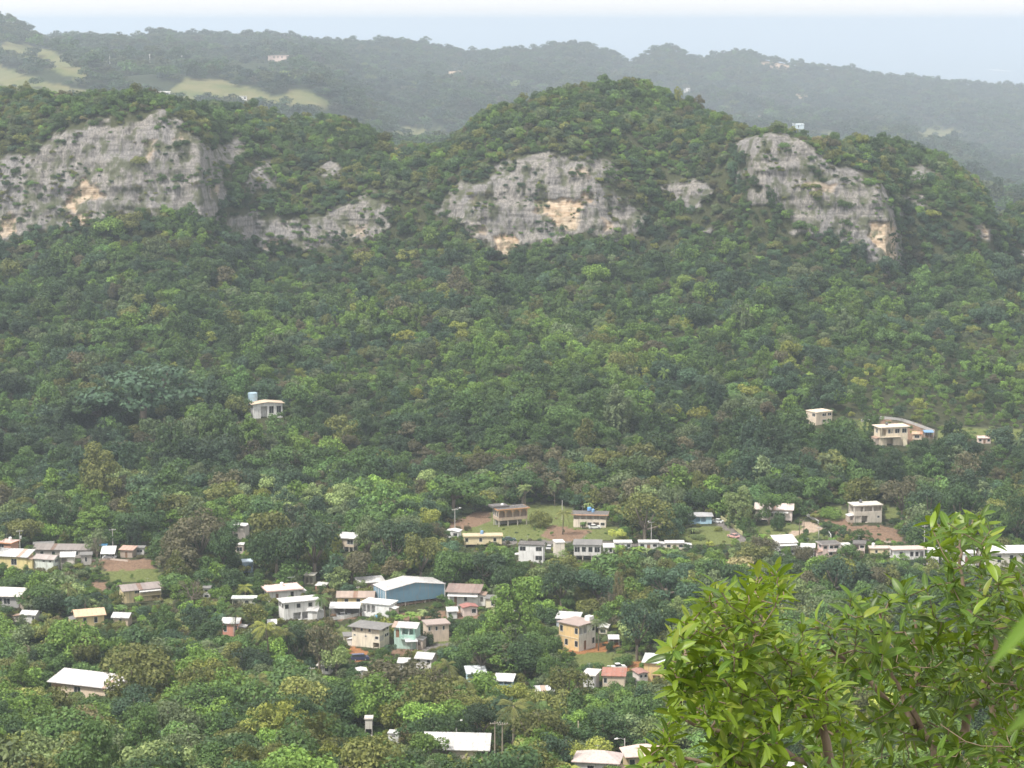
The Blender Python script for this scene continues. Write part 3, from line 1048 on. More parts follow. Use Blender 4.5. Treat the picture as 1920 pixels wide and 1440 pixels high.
def keep_poly(poly, Y):
    gy, gx = np.mgrid[0:KH, 0:KW]
    k = in_poly(gx * KQ + KQ / 2 - KO, gy * KQ + KQ / 2, poly)
    KEEP[k] = np.maximum(KEEP[k], Y)


def hides(x, y, z, W, H, allow=.10, zlow=.0):
    """would a plant of width W and height H at this spot cover something that must stay in sight?"""
    cx, cb = pix_of(x, y, z + zlow); _, ct = pix_of(x, y, z + H)
    hw = W * F / y * .46
    a, b = int((cx - hw + KO) / KQ), int((cx + hw + KO) / KQ) + 1
    c, d = int(ct / KQ), int(cb / KQ) + 1
    a = max(a, 0); c = max(c, 0)
    if b <= a or d <= c or a >= KW or c >= KH: return False
    k = KEEP[c:d, a:b]
    if not k.size: return False
    return (k > y + 2).mean() > allow


FOOTPRINT = []      # (x, y, radius) of houses, vehicles, poles


def on_footprint(x, y, r):
    for a, b, q in FOOTPRINT:
        if (x - a) ** 2 + (y - b) ** 2 < (q + r) ** 2: return True
    return False


def blocked_patch(px, py):
    k = np.zeros(len(px), bool)
    for kind, poly in PATCH:
        k |= in_poly(px, py, poly)
    return k


def make_woods():
    rng = np.random.default_rng(7)
    # --- the wooded slope below the cliffs and the crowns of the karst hills
    mids = PROT['mid', 'round'] + PROT['mid', 'clumpy'] + PROT['mid', 'flat'] + PROT['mid', 'column'] + PROT['mid', 'bush']
    prot = [c for c, _ in mids] + [PALMS[0][0], PALMS[2][0], BAN[0][0], PROT['near', 'bamboo'][0][0]]
    x, y = grid_pts(rng, -.31, .31, 868, 1345, 5.1)
    L = levels(x / y)
    yfoot = L[14][0]; ytop = L[15][0]; ycr = L[17][0]
    z = ground(x, y)
    px, py = pix_of(x, y, z)
    k = (y < yfoot + 4) & (~blocked_patch(px, py) | (rng.random(len(x)) < .85))
    x, y, z, px, py = x[k], y[k], z[k], px[k], py[k]
    scrub = blocked_patch(px, py)
    yf2 = L[14][0][k]
    b = fbm(x / 60, y / 60, seed=12, oct=3)
    sc = rng.lognormal(-.05, .42, len(x)) * (.67 + .16 * b) * np.where(y > 1100, .92, 1.)
    sc *= np.clip(1.2 - .35 * (y - (yf2 - 60)) / 60, .68, 1)
    sc = np.clip(sc, .3, 1.6)
    # lower scrub in the lighter belt half-way up
    belt = np.exp(-((py - 690) / 70) ** 2) * np.clip((px - 420) / 200, 0, 1)
    sc *= 1 - .25 * belt
    sc *= 1 - .45 * np.exp(-((py - 785) / 45) ** 2) * np.clip((px - 1540) / 60, 0, 1)
    pk = rng.choice(len(prot), len(x), p=np.array([3, 3, 3, 3, 3, 3, 3, 3, 3, 1.0, 1.0, 2., 1, 1, .7, .7, .5, .6]) / 35.5)
    sc = np.where(pk >= 14, np.clip(sc * 1.05, .6, 1.2), sc)
    sc = np.where(scrub, rng.uniform(.09, .34, len(x)), sc); pk = np.where(scrub, 12 + (pk % 2), pk)
    kp = np.ones(len(x), bool)
    for i in range(len(x)):
        if scrub[i]:
            kp[i] = not on_footprint(x[i], y[i], 1.5)
            continue
        if on_footprint(x[i], y[i], 2.5 * sc[i]) or hides(x[i], y[i], z[i], 10 * sc[i], 8.5 * sc[i], .06):
            if on_footprint(x[i], y[i], 1.) or hides(x[i], y[i], z[i], 3.2, 2.2, .10): kp[i] = False
            else: sc[i] = .3; pk[i] = 12
    ti = pick_tints(rng, x, y, hill_weights(px, py, x, y))
    ti = np.where(scrub, rng.choice([TN.index('bright'), TN.index('pale'), TN.index('yellow'), TN.index('mid')], len(x)), ti)
    tn = TARR[ti] * rng.lognormal(0, .2, (len(x), 1)) * np.exp(rng.normal(0, .03, (len(x), 3)))
    S = np.stack([sc * rng.uniform(.9, 1.15, len(x)), sc * rng.uniform(.9, 1.15, len(x)), sc * rng.uniform(.85, 1.2, len(x))], 1)
    rot = np.stack([rng.normal(0, .06, len(x)), rng.normal(0, .06, len(x)), rng.uniform(0, 6.28, len(x))], 1)
    P = np.stack([x, y, z - .3], 1)
    scatter_object('hillside_forest', P[kp], rot[kp], S[kp], pk[kp], tn[kp], prot, 'dense green forest covering the slope below the limestone cliffs')

    # --- karst hills: sample the built surface so that plants sit on it
    me = bpy.data.objects['karst_hills'].data
    n = len(me.vertices)
    co = np.empty(n * 3, np.float32); me.vertices.foreach_get('co', co); co = co.reshape(-1, 3)
    rk = np.empty(n, np.float32); me.attributes['rock'].data.foreach_get('value', rk)
    nr = n // 1150
    P = co.reshape(nr, 1150, 3); RK = rk.reshape(nr, 1150)
    # area of each cell
    A = np.linalg.norm(np.cross(P[1:, :-1] - P[:-1, :-1], P[:-1, 1:] - P[:-1, :-1]), axis=2).ravel()
    rr = RK[:-1, :-1].ravel()
    cell = P[:-1, :-1].reshape(-1, 3)
    yy = cell[:, 1]
    Lc = levels(cell[:, 0] / np.maximum(yy, 1))
    front = yy < Lc[17][0] + 45
    dens = np.where(rr < .45, 1 / 12., np.where(fbm(cell[:, 0] / 9, cell[:, 2] / 6, seed=77, oct=3) > .16, 1 / 10., 1 / 150.)) * np.where(front, 1, .12)
    k = rng.random(len(A)) < A * dens
    c = cell[k]; rkk = rr[k]
    px, py = pix_of(c[:, 0], c[:, 1], c[:, 2])
    nn = len(c)
    sc = rng.lognormal(0, .32, nn) * np.where(rkk < .45, (.47), .27 * rng.lognormal(0, .3, nn))
    edge = np.clip((1350 - c[:, 1]) / 60, 0, 1)
    sc = np.clip(sc, .12, 1.05)
    pk = rng.choice(14, nn, p=np.array([3, 3, 3, 3, 3, 3, 3, 3, 3, .6, .6, .5, 3, 3]) / 34.7)
    pk = np.where(rkk > .45, rng.integers(12, 14, nn), pk)
    ti = pick_tints(rng, c[:, 0] + c[:, 2], c[:, 1], hill_weights(px, py, c[:, 0], c[:, 1]), 18.)
    tn = TARR[ti] * rng.lognormal(0, .22, (nn, 1)) * 1.08
    S = sc[:, None] * rng.uniform(.85, 1.2, (nn, 3))
    rot = np.stack([rng.normal(0, .1, nn), rng.normal(0, .1, nn), rng.uniform(0, 6.28, nn)], 1)
    scatter_object('karst_woods', c - np.array([0, 0, .35]), rot, S, pk, tn, prot, 'low woods and scrub growing over the tops and ledges of the limestone hills')

    # --- woods on the far hills
    x, y = grid_pts(rng, -.29, .29, 1950, 8200, 19.5)
    L = flevels(x / y)
    k = (y < L[5][0] + 40)
    x, y = x[k], y[k]
    z = fground(x, y)
    px, py = pix_of(x, y, z)
    d = pasture(px, py)
    for p in BARE: d = np.maximum(d, poly_dist(px, py, p))
    tr = fbm(x / 90, y / 130, seed=31, oct=3)
    k = (d < 0) | ((d < 6) & (rng.random(len(x)) < .18)) | (rng.random(len(x)) < .02)
    k &= ~((py > 95) & (px < 640) & (tr > .55))
    x, y, z, px, py, tr = x[k], y[k], z[k], px[k], py[k], tr[k]
    kp = np.array([not hides(a, b, c, 16, 10, .1) for a, b, c in zip(x, y, z)])
    x, y, z, px, py, tr = x[kp], y[kp], z[kp], px[kp], py[kp], tr[kp]
    n = len(x)
    sc = np.clip(rng.lognormal(0, .3, n) * 1.75, .7, 3.2)
    W = hill_weights(px, py + 0, x, y)
    ti = pick_tints(rng, x, y, W, 90.)
    tn = TARR[ti] * rng.lognormal(-.5, .2, (n, 1)) * np.array([.74, .88, 1.25])  # blue shift paints extra distance haze into the far foliage colour
    S = np.stack([sc * 1.15, sc * 1.15, sc * rng.uniform(.7, 1.15, n)], 1)
    rot = np.stack([0 * sc, 0 * sc, rng.uniform(0, 6.28, n)], 1)
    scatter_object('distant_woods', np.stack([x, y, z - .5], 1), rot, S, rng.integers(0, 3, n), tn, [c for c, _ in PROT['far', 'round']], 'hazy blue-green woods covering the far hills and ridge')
    print('woods', len(P), n)
# ================================================================ BUILDINGS, VEHICLES, POLES
WHITE, OFFW, CREAM, YEL = (.76, .75, .73), (.64, .63, .60), (.68, .61, .46), (.68, .56, .32)
ORA, SALM, PINK, MINT = (.70, .50, .25), (.56, .31, .23), (.70, .56, .50), (.40, .58, .50)
LBL, GREY, TAN_, CONC = (.42, .62, .76), (.42, .41, .40), (.52, .42, .33), (.50, .46, .39)
RGREY, RWHITE, RDARK, RRED = (.19, .185, .18), (.60, .59, .58), (.115, .105, .10), (.30, .12, .085)
RPINK, RORA, BLUE = (.55, .43, .39), (.55, .35, .22), (.15, .27, .36)
TRIM = plain('trim_paint', (.72, .71, .68), .6, .3, .2)
m, t = newmat('window_glass')
finish(t, mixc(t, noise(t, objco(t), .7, 2), (.012, .015, .018), (.06, .065, .07)), .12, .6)
GLASS = m
DOOR = plain('door_paint', (.22, .12, .07), .6, .3, .3)
METAL = plain('galvanised_metal', (.5, .5, .5), .45, .5, .3, .4)
LAND = []           # (name for labels, px, py, Y, height px) of what trees are described by


def facade(mb, T, Wd, Ht, ops):
    """one wall of width Wd and height Ht with real openings; T(a, b, c): along, up, inward"""
    xs = sorted({0, Wd} | {o[0] for o in ops} | {o[1] for o in ops}); zs = sorted({0, Ht} | {o[2] for o in ops} | {o[3] for o in ops})
    for i in range(len(xs) - 1):
        for j in range(len(zs) - 1):
            cx, cz = (xs[i] + xs[i + 1]) / 2, (zs[j] + zs[j + 1]) / 2
            if any(o[0] < cx < o[1] and o[2] < cz < o[3] for o in ops): continue
            mb.poly(T(xs[i], zs[j], 0), T(xs[i + 1], zs[j], 0), T(xs[i + 1], zs[j + 1], 0), T(xs[i], zs[j + 1], 0))
    for a0, a1, b0, b1, d in ops:
        mb.poly(T(a0, b0, 0), T(a0, b0, d), T(a0, b1, d), T(a0, b1, 0)); mb.poly(T(a1, b0, 0), T(a1, b1, 0), T(a1, b1, d), T(a1, b0, d))
        mb.poly(T(a0, b1, 0), T(a0, b1, d), T(a1, b1, d), T(a1, b1, 0)); mb.poly(T(a0, b0, 0), T(a1, b0, 0), T(a1, b0, d), T(a0, b0, d))
        mb.poly(T(a0, b0, d), T(a1, b0, d), T(a1, b1, d), T(a0, b1, d))


def obox(T, a0, a1, b0, b1, c0, c1, mb):
    p = [T(a, b, c) for c in (c0, c1) for b in (b0, b1) for a in (a0, a1)]
    n = len(mb.v); mb.v += p
    mb.f += [tuple(n + i for i in q) for q in ((0, 2, 3, 1), (4, 5, 7, 6), (0, 1, 5, 4), (2, 6, 7, 3), (0, 4, 6, 2), (1, 3, 7, 5))]


CELL = {'w': (.16, .84, .32, .82, .16), 'W': (.07, .93, .30, .82, .16), 's': (.3, .7, .5, .78, .12), 'd': (.22, .78, .0, .74, .16), 'o': (.06, .94, .0, .82, 2.4), 'g': (.05, .95, .0, .8, .25), 'a': (.07, .93, .26, .88, 1.7), 'b': (.05, .95, .3, .86, 1.6)}


def wall_ops(spec, Wd, z0, h):
    """(openings, list of (char, a0, a1, b0, b1)) of one storey"""
    ops, it = [], []
    n = len(spec)
    for i, ch in enumerate(spec):
        if ch == '.': continue
        l, r, b, tp, d = CELL[ch]
        cw = Wd / n
        a0, a1 = (i + l) * cw, (i + r) * cw
        if ch in 'ws' and a1 - a0 > 1.7: q = (a0 + a1) / 2; a0, a1 = q - 1.0, q + 1.0
        if ch == 'd' and a1 - a0 > 1.1: q = (a0 + a1) / 2; a0, a1 = q - .55, q + .55
        b0, b1 = z0 + max(b * h, .02), z0 + tp * h
        ops.append((a0, a1, b0, b1, d)); it.append((ch, a0, a1, b0, b1, d))
    return ops, it


SHR = random.Random(77)


def sheets(root, rcol, prof_, xa, xb, Y):
    """a metal roof laid sheet by sheet, the sheets unevenly weathered; small far roofs stay one piece"""
    n = int(round((xb - xa) / 1.25))
    if n < 3 or Y > 1500: MB().prism(prof_, xa, xb).build('roof', plain('roof_surface', rcol, .7, .3, .7), root); return
    for i in range(n):
        a, b = xa + (xb - xa) * i / n, xa + (xb - xa) * (i + 1) / n
        k = SHR.choice((1., 1., .96, .90, .83)); rust = SHR.random() < .05
        c = tuple(round(v * k, 3) for v in rcol)
        if rust: c = (round(rcol[0] * .68, 3), round(rcol[1] * .50, 3), round(rcol[2] * .40, 3))
        z = SHR.uniform(0, .022)
        pr = [(q, zz + z) for q, zz in prof_]
        m_ = MB().prism(pr, a + .006, b + .0)
        (y0, z0), (y1, z1) = pr[3], pr[2]
        m_.prism([(y0, z0 - .002), (y1, z1 - .002), (y1, z1 + .05), (y0, z0 + .05)], a + .01, a + .07)
        m_.build('roof_sheet', plain('roof_surface', c, .6, .35, .7), root)


def house(label, x0, x1, yt, yb, yaw=0, L=8., fl=('w',), side=None, wall=WHITE, roof='flat', rcol=RGREY, oh=.5, stilt=0., name='house', cat='house', short=None, Y=None, trim=None, rise=None, low=None, keep=True, bal=(), awn=(), rail=None, posts=0, extra=None, far=False, frame=None, lowwall=None, keepbase=0, sidewall=None):
    """a house seen between the pixel columns x0..x1 and rows yt..yb, yaw > 0 shows its left side"""
    cx = (x0 + x1) / 2
    hx, hy, hz = hit(cx, yb, *((330., 1700.) if not far else (2000., 5000.))) if not far else farhit(cx, yb)
    if Y:
        u, tt = uv_of(cx, yb); hx, hy, hz = float(u * Y), float(Y), float(CAMZ + tt * Y)
    mpp = hy / F
    th = R(yaw)
    L *= .6
    Wd = max((x1 - x0) * mpp - 2 * oh - L * abs(math.sin(th)), 2.) / math.cos(th) if yaw else (x1 - x0) * mpp - 2 * oh
    L = min(L, ((x1 - x0) * mpp - 2 * oh) * .8 / max(abs(math.sin(th)), .01))
    if yaw: Wd = max(((x1 - x0) * mpp - 2 * oh - L * abs(math.sin(th))) / math.cos(th), 2.)
    dep = (CAMZ - hz) / hy
    depth_rise = (L * math.cos(th) + 2 * oh) * dep
    tot = (yb - yt) * mpp * math.sqrt(1 + dep * dep) - depth_rise * .9
    if roof == 'gable': tot -= (rise or Wd * .09) * .6
    tot = max(tot, 2.2)
    st = tot * stilt
    H = tot - st
    # the nearest corner stands where the photograph shows the foot of the house
    off = Vector((0, L / 2 * math.cos(th) + Wd / 2 * abs(math.sin(th)), 0))
    root = empty(name, (hx, hy + off.y * .85, hz), -0. + th)
    tag(root, label, cat)
    wm = plain('wall_paint', wall)
    fm = plain('window_frame_paint', frame or ((.70, .69, .67) if sum(wall) < 2 else (.42, .40, .38)), .5, .3, .1)
    tm = plain('trim_paint', trim) if trim else wm
    rm = plain('roof_surface', rcol, .75, .25, .7)
    fl = [fl] if isinstance(fl, str) else list(fl)
    side = [side] * len(fl) if isinstance(side, str) or side is None else list(side)
    h = H / len(fl)
    w2, l2 = Wd / 2, L / 2
    Ts = {'front': (lambda a, b, c: (a - w2, -l2 + c, st + b), Wd), 'left': (lambda a, b, c: (-w2 + c, l2 - a, st + b), L), 'right': (lambda a, b, c: (w2 - c, a - l2, st + b), L), 'back': (lambda a, b, c: (w2 - a, l2 - c, st + b), Wd)}
    mb = MB(); mbs = MB()
    parts = []
    for fn, (T, wd) in Ts.items():
        ops = []
        for i, f in enumerate(fl):
            sp = f if fn == 'front' else (side[i] or '.') if fn in ('left', 'right') else '.'
            if fn in ('left', 'right'):
                vis = (fn == 'left') == (yaw > 0)
                if not vis: sp = '.'
            o, it = wall_ops(sp, wd, i * h, h)
            tgt = ops
            ops += o; parts += [(T, i) + q for q in it]
        facade(mbs if sidewall and fn in ('left', 'right') else mb, T, wd, H, ops)
    mb.poly((-w2, -l2, st), (w2, -l2, st), (w2, l2, st), (-w2, l2, st))
    mb.build('wall', wm, root)
    if sidewall: mbs.build('side_wall', plain('wall_paint', sidewall), root)
    if st > 0:
        for a in (-w2 + .25, -w2 / 3, w2 / 3, w2 - .25):
            for b in (-l2 + .25, l2 - .4):
                MB().box(a - .14, a + .14, b - .14, b + .14, -3., st - .003).build('stilt', plain('trim_paint', CONC), root)
        MB().box(-w2 + .5, w2 - .5, l2 - 1.2, l2 - .9, -2, st - .01).build('rear_foundation_wall', plain('wall_paint', GREY), root)
    else:
        MB().box(-w2 + .05, w2 - .05, -l2 + .05, l2 - .05, -4, -.004).build('foundation', plain('wall_paint', lowwall or CONC), root)
    big = mpp * 10
    arch = None
    for T, i, ch, a0, a1, b0, b1, d in parts:
        wdt = a1 - a0
        if ch in 'wWs':
            fr = MB(); e = .07
            obox(T, a0 + .002, a0 + e, b0 + .002, b1 - .002, -.03, .08, fr); obox(T, a1 - e, a1 - .002, b0 + .002, b1 - .002, -.03, .08, fr)
            obox(T, a0 + e, a1 - e, b0 + .002, b0 + e, -.03, .08, fr); obox(T, a0 + e, a1 - e, b1 - e, b1 - .002, -.03, .08, fr)
            nm = max(1, int(wdt / .9))
            for q in range(1, nm): obox(T, a0 + wdt * q / nm - .025, a0 + wdt * q / nm + .025, b0 + e, b1 - e, -.02, .07, fr)
            wn = fr.build('window', fm, root)
            pn = MB(); obox(T, a0 + .003, a1 - .003, b0 + .003, b1 - .003, .085, d - .004, pn); pn.build('pane', GLASS, wn)
        elif ch in 'dg':
            pn = MB(); obox(T, a0 + .003, a1 - .003, b0 + .003, b1 - .003, .06, d - .004, pn)
            pn.build('door' if ch == 'd' else 'garage_door', DOOR if ch == 'd' else plain('trim_paint', (.55, .53, .5)), root)
        elif ch in 'ab':
            # rail wall below, arch head above
            rl = MB()
            nb = max(2, int(wdt / .3))
            if ch == 'a':
                k = 10; rx = wdt / 2; rz = min(wdt * .5, (b1 - b0) * .6); zc = b1 - rz
                for sg in (-1, 1):
                    pts = [(a0 + rx + sg * rx * math.cos(q * math.pi / 2 / k), zc + rz * math.sin(q * math.pi / 2 / k)) for q in range(k + 1)]
                    cnr = (a0 + rx + sg * (rx - .004), b1 - .004)
                    for c0, in ((.03,), (.15,)):
                        for q in range(k):
                            rl.poly(T(*cnr, c0), T(*pts[q], c0), T(*pts[q + 1], c0))
                    for q in range(k): rl.poly(T(*pts[q], .03), T(*pts[q + 1], .03), T(*pts[q + 1], .15), T(*pts[q], .15))
                rl.build('arch', tm if trim else plain('trim_paint', CREAM), root)
            else:
                obox(T, a0 + .003, a0 + .12, b0, b1, .02, .2, rl); rl.build('porch_post', fm, root)
    # roof
    if roof == 'flat':
        MB().box(-w2 - oh, w2 + oh, -l2 - oh, l2 + oh, st + H + .003, st + H + .24).build('roof', rm, root)
        if trim:
            q = MB()
            q.box(-w2 - oh - .03, w2 + oh + .03, -l2 - oh - .03, -l2 - oh - .002, st + H - .04, st + H + .30); q.box(-w2 - oh - .03, -w2 - oh - .002, -l2 - oh, l2 + oh, st + H - .04, st + H + .30); q.box(w2 + oh + .002, w2 + oh + .03, -l2 - oh, l2 + oh, st + H - .04, st + H + .30)
            q.build('fascia', tm, root)
    elif roof == 'gable':          # ridge runs front to back
        r = rise or Wd * .09
        for s in (-1, 1):
            MB().prism([(s * (w2 + oh), st + H - r * oh / w2), (0, st + H + r), (0, st + H + r + .16), (s * (w2 + oh), st + H - r * oh / w2 + .16)], -l2 - oh, l2 + oh, 'y').build('roof_slope', rm, root)
        for yy in (-l2, l2 - .1):
            MB().prism([(-w2, st + H - .002), (w2, st + H - .002), (0, st + H + r - .02)], yy, yy + .1, 'y').build('gable_wall', wm, root)
    elif roof == 'gablex':         # ridge runs along the front
        r = rise or L * .16
        for s in (-1, 1):
            sheets(root, rcol, [(s * (l2 + oh), st + H - r * oh / l2), (0, st + H + r), (0, st + H + r + .16), (s * (l2 + oh), st + H - r * oh / l2 + .16)], -w2 - oh, w2 + oh, hy)
        for xx in (-w2, w2 - .1):
            MB().prism([(-l2, st + H - .002), (l2, st + H - .002), (0, st + H + r - .02)], xx, xx + .1, 'x').build('gable_wall', wm, root)
    elif roof == 'shed':           # low at the front
        r = rise or L * .12
        sheets(root, rcol, [(-l2 - oh, st + H - r * oh / L + .003), (l2 + oh, st + H + r + r * oh / L), (l2 + oh, st + H + r + r * oh / L + .14), (-l2 - oh, st + H - r * oh / L + .14)], -w2 - oh, w2 + oh, hy)
        for xx in (-w2, w2 - .12):
            MB().prism([(-l2, st + H - .002), (l2, st + H - .002), (l2, st + H + r)], xx, xx + .12, 'x').build('gable_wall', wm, root)
        MB().box(-w2 + .13, w2 - .13, l2 - .12, l2, st + H - .001, st + H + r - .02).build('back_wall_top', wm, root)
    elif roof == 'hip':
        r = rise or L * .16
        a, b = w2 + oh, l2 + oh; q = max(a - b, .3); z = st + H
        m_ = MB(); m_.poly((-a, -b, z), (a, -b, z), (q, 0, z + r), (-q, 0, z + r)); m_.poly((a, b, z), (-a, b, z), (-q, 0, z + r), (q, 0, z + r))
        m_.poly((-a, b, z), (-a, -b, z), (-q, 0, z + r)); m_.poly((a, -b, z), (a, b, z), (q, 0, z + r)); m_.box(-a, a, -b, b, z - .16, z - .004)
        m_.build('roof', rm, root)
    # balconies: (storey, a0, a1 as fractions, depth)
    for (i, f0, f1, dp) in bal:
        z = st + i * h
        xa, xb = -w2 + f0 * Wd, -w2 + f1 * Wd
        bl = MB().box(xa, xb, -l2 - dp, -l2 - .003, z - .16, z).build('balcony', tm, root)
        q = MB(); q.box(xa, xb, -l2 - dp, -l2 - dp + .06, z + .85, z + .95)
        for s in np.arange(xa, xb, .35): q.box(s, s + .06, -l2 - dp + .01, -l2 - dp + .05, z + .002, z + .85)
        q.build('railing', plain('trim_paint', rail or WHITE), bl)
        for s in np.linspace(xa + .1, xb - .1, max(2, posts)):
            MB().box(s - .09, s + .09, -l2 - dp + .07, -l2 - dp + .25, z, z + h - .02).build('column', plain('trim_paint', rail or WHITE), root)
    for (i, f0, f1, dp) in awn:
        z = st + i * h + h * .84
        xa, xb = -w2 + f0 * Wd, -w2 + f1 * Wd
        MB().prism([(-l2 - dp, z - .45), (-l2 - .003, z), (-l2 - .003, z + .05), (-l2 - dp, z - .40)], xa, xb).build('awning', plain('trim_paint', RWHITE), root)
    if extra: extra(root, Wd, L, st, H, h)
    if not far and name == 'house' and x1 - x0 > 28:
        rr_ = random.Random(int(cx * 7 + yb))
        if rr_.random() < .5 and st == 0:            # a lower lean-to built against one end
            s_ = rr_.choice((-1, 1)); aw = rr_.uniform(1.6, 2.8); ah = h * rr_.uniform(.62, .85); al = L * rr_.uniform(.45, .8)
            xa, xb = (w2 + .004, w2 + aw) if s_ > 0 else (-w2 - aw, -w2 - .004)
            c_ = rr_.choice((wall, CONC, OFFW, (.45, .38, .32), GREY))
            an = MB(); an.box(xa, xb, -l2 + .3, -l2 + .3 + al, -2.5, ah).build('annex', plain('wall_paint', c_), root)
            MB().prism([(xa - .15, ah + (.02 if s_ < 0 else .38)), (xb + .15, ah + (.38 if s_ < 0 else .02)), (xb + .15, ah + (.46 if s_ < 0 else .10)), (xa - .15, ah + (.10 if s_ < 0 else .46))], -l2, -l2 + .6 + al, 'y').build('annex_roof', plain('roof_surface', rr_.choice((RWHITE, RGREY, (.36, .24, .18))), .7, .3, .7), root)
            if xb - xa > 1.8: MB().box((xa + xb) / 2 - .45, (xa + xb) / 2 + .45, -l2 + .27, -l2 + .298, ah * .45, ah * .85).build('shutter', plain('window_frame_paint', (.12, .11, .10), .5, .3, .1), root)
        if rr_.random() < .4 and roof == 'flat':
            q_ = rr_.uniform(-.3, .3) * Wd; z_ = st + H + .245
            MB().tube([(q_, l2 * .4, z_), (q_, l2 * .4, z_ + 1.0), (q_, l2 * .4, z_ + 1.2)], [.55, .55, .25], 12).build('roof_cistern', plain('tank_shell', rr_.choice(((.7, .7, .68), (.12, .12, .13), (.2, .35, .55))), .5, .4, .2), root)
        if rr_.random() < .35:
            q_ = rr_.uniform(-.35, .35) * Wd
            MB().tube([(q_, .2, st + H), (q_, .2, st + H + 2.6)], .03, 5).box(q_ - .6, q_ + .6, .18, .22, st + H + 2.3, st + H + 2.34).build('aerial', METAL, root)
    if keep and not far: keep_rect(x0 + 3, yt + 1, x1 - 3, (low or yb) - 3, hy - .5)
    if far: keep_rect(x0, yt, x1, yb - 2, hy - 1)
    rr = math.hypot(Wd, L) / 2
    FOOTPRINT.append((hx, hy + off.y * .85, rr * .85))
    for s in (-.32, .32): FOOTPRINT.append((hx + s * Wd * math.cos(th), hy + off.y * .85 + s * Wd * math.sin(th), L * .6))
    if not far: LAND.append((short or label, cx, yb, hy, yb - yt))
    root['cx'] = cx
    return root, Wd, L, st, H


def farhit(px, py):
    u, t = uv_of(px, py)
    Y = np.arange(1850, 8600, 2.)
    g = fground(u * Y, Y)
    k = np.argmax(CAMZ + t * Y < g)
    return float(u * Y[k]), float(Y[k]), float(g[k])


def shelter(label, x0, x1, yt, yb, L=5., rcol=RWHITE, name='carport', cat='carport', yaw=0, Y=None, short=None, slope=.08):
    cx = (x0 + x1) / 2
    hx, hy, hz = hit(cx, yb)
    if Y:
        u, tt = uv_of(cx, yb); hx, hy, hz = float(u * Y), float(Y), float(CAMZ + tt * Y)
    mpp = hy / F; w2 = (x1 - x0) * mpp / 2; H = max((yb - yt) * mpp - .3 * L * .22, 1.6)
    root = tag(empty(name, (hx, hy + L / 2, hz), R(yaw)), label, cat)
    MB().prism([(-L / 2, H), (L / 2, H + slope * L), (L / 2, H + slope * L + .12), (-L / 2, H + .12)], -w2, w2).build('roof', plain('roof_surface', rcol, .6, .3, .3), root)
    for a in (-w2 + .15, 0, w2 - .15):
        for b in (-L / 2 + .15, L / 2 - .15):
            MB().box(a - .06, a + .06, b - .06, b + .06, -2.5, H + slope * (b + L / 2) - .004).build('post', METAL, root)
    MB().box(-w2 + .3, w2 - .3, L / 2 - .05, L / 2, -2, H * .8).build('back_panel', plain('wall_paint', (.2, .19, .18)), root)
    keep_rect(x0 + 2, yt, x1 - 2, yb - 2, hy - .5)
    FOOTPRINT.append((hx, hy + L / 2, max(w2, L / 2)))
    LAND.append((short or label, cx, yb, hy, yb - yt))
    return root


def wallrun(label, pts, h, th=.2, col=OFFW, name='garden_wall', cat='wall', posts=False, sink=1.5):
    """a low wall or balustrade over the ground through pixel points"""
    P = [hit(*p) for p in pts]
    root = tag(empty(name, P[0]), label, cat)
    o = Vector(P[0]); mt = plain('wall_paint', col)
    for a, b in zip(P[:-1], P[1:]):
        a = Vector(a) - o; b = Vector(b) - o
        d = (b - a); l = math.hypot(d.x, d.y); nx, ny = -d.y / l * th / 2, d.x / l * th / 2
        if posts:
            n = max(2, int(l / .6))
            tp = MB(); q = [(a.x - nx, a.y - ny), (b.x - nx, b.y - ny), (b.x + nx, b.y + ny), (a.x + nx, a.y + ny)]
            zz = [a.z, b.z, b.z, a.z]
            tp.poly(*[(x, y, z + h - .12) for (x, y), z in zip(q, zz)]); tp.poly(*[(x, y, z + h) for (x, y), z in zip(q, zz)])
            for i in range(4):
                j = (i + 1) % 4; tp.poly((*q[i], zz[i] + h - .12), (*q[j], zz[j] + h - .12), (*q[j], zz[j] + h), (*q[i], zz[i] + h))
            tp.build('rail', mt, root)
            for i in range(n + 1):
                c = a + d * i / n
                MB().box(c.x - .08, c.x + .08, c.y - .08, c.y + .08, c.z - .8, c.z + h - .125).build('baluster', mt, root)
        else:
            q = [(a.x - nx, a.y - ny, a.z), (b.x - nx, b.y - ny, b.z), (b.x + nx, b.y + ny, b.z), (a.x + nx, a.y + ny, a.z)]
            w_ = MB(); n = len(w_.v)
            w_.v += [(x, y, z - sink) for x, y, z in q] + [(x, y, z + h) for x, y, z in q]
            w_.f += [(0, 1, 2, 3), (7, 6, 5, 4), (0, 4, 5, 1), (1, 5, 6, 2), (2, 6, 7, 3), (3, 7, 4, 0)]
            w_.build('wall_panel', mt, root)
    for p in pts: LAND.append((label, p[0], p[1], P[0][1], 5))
    return root


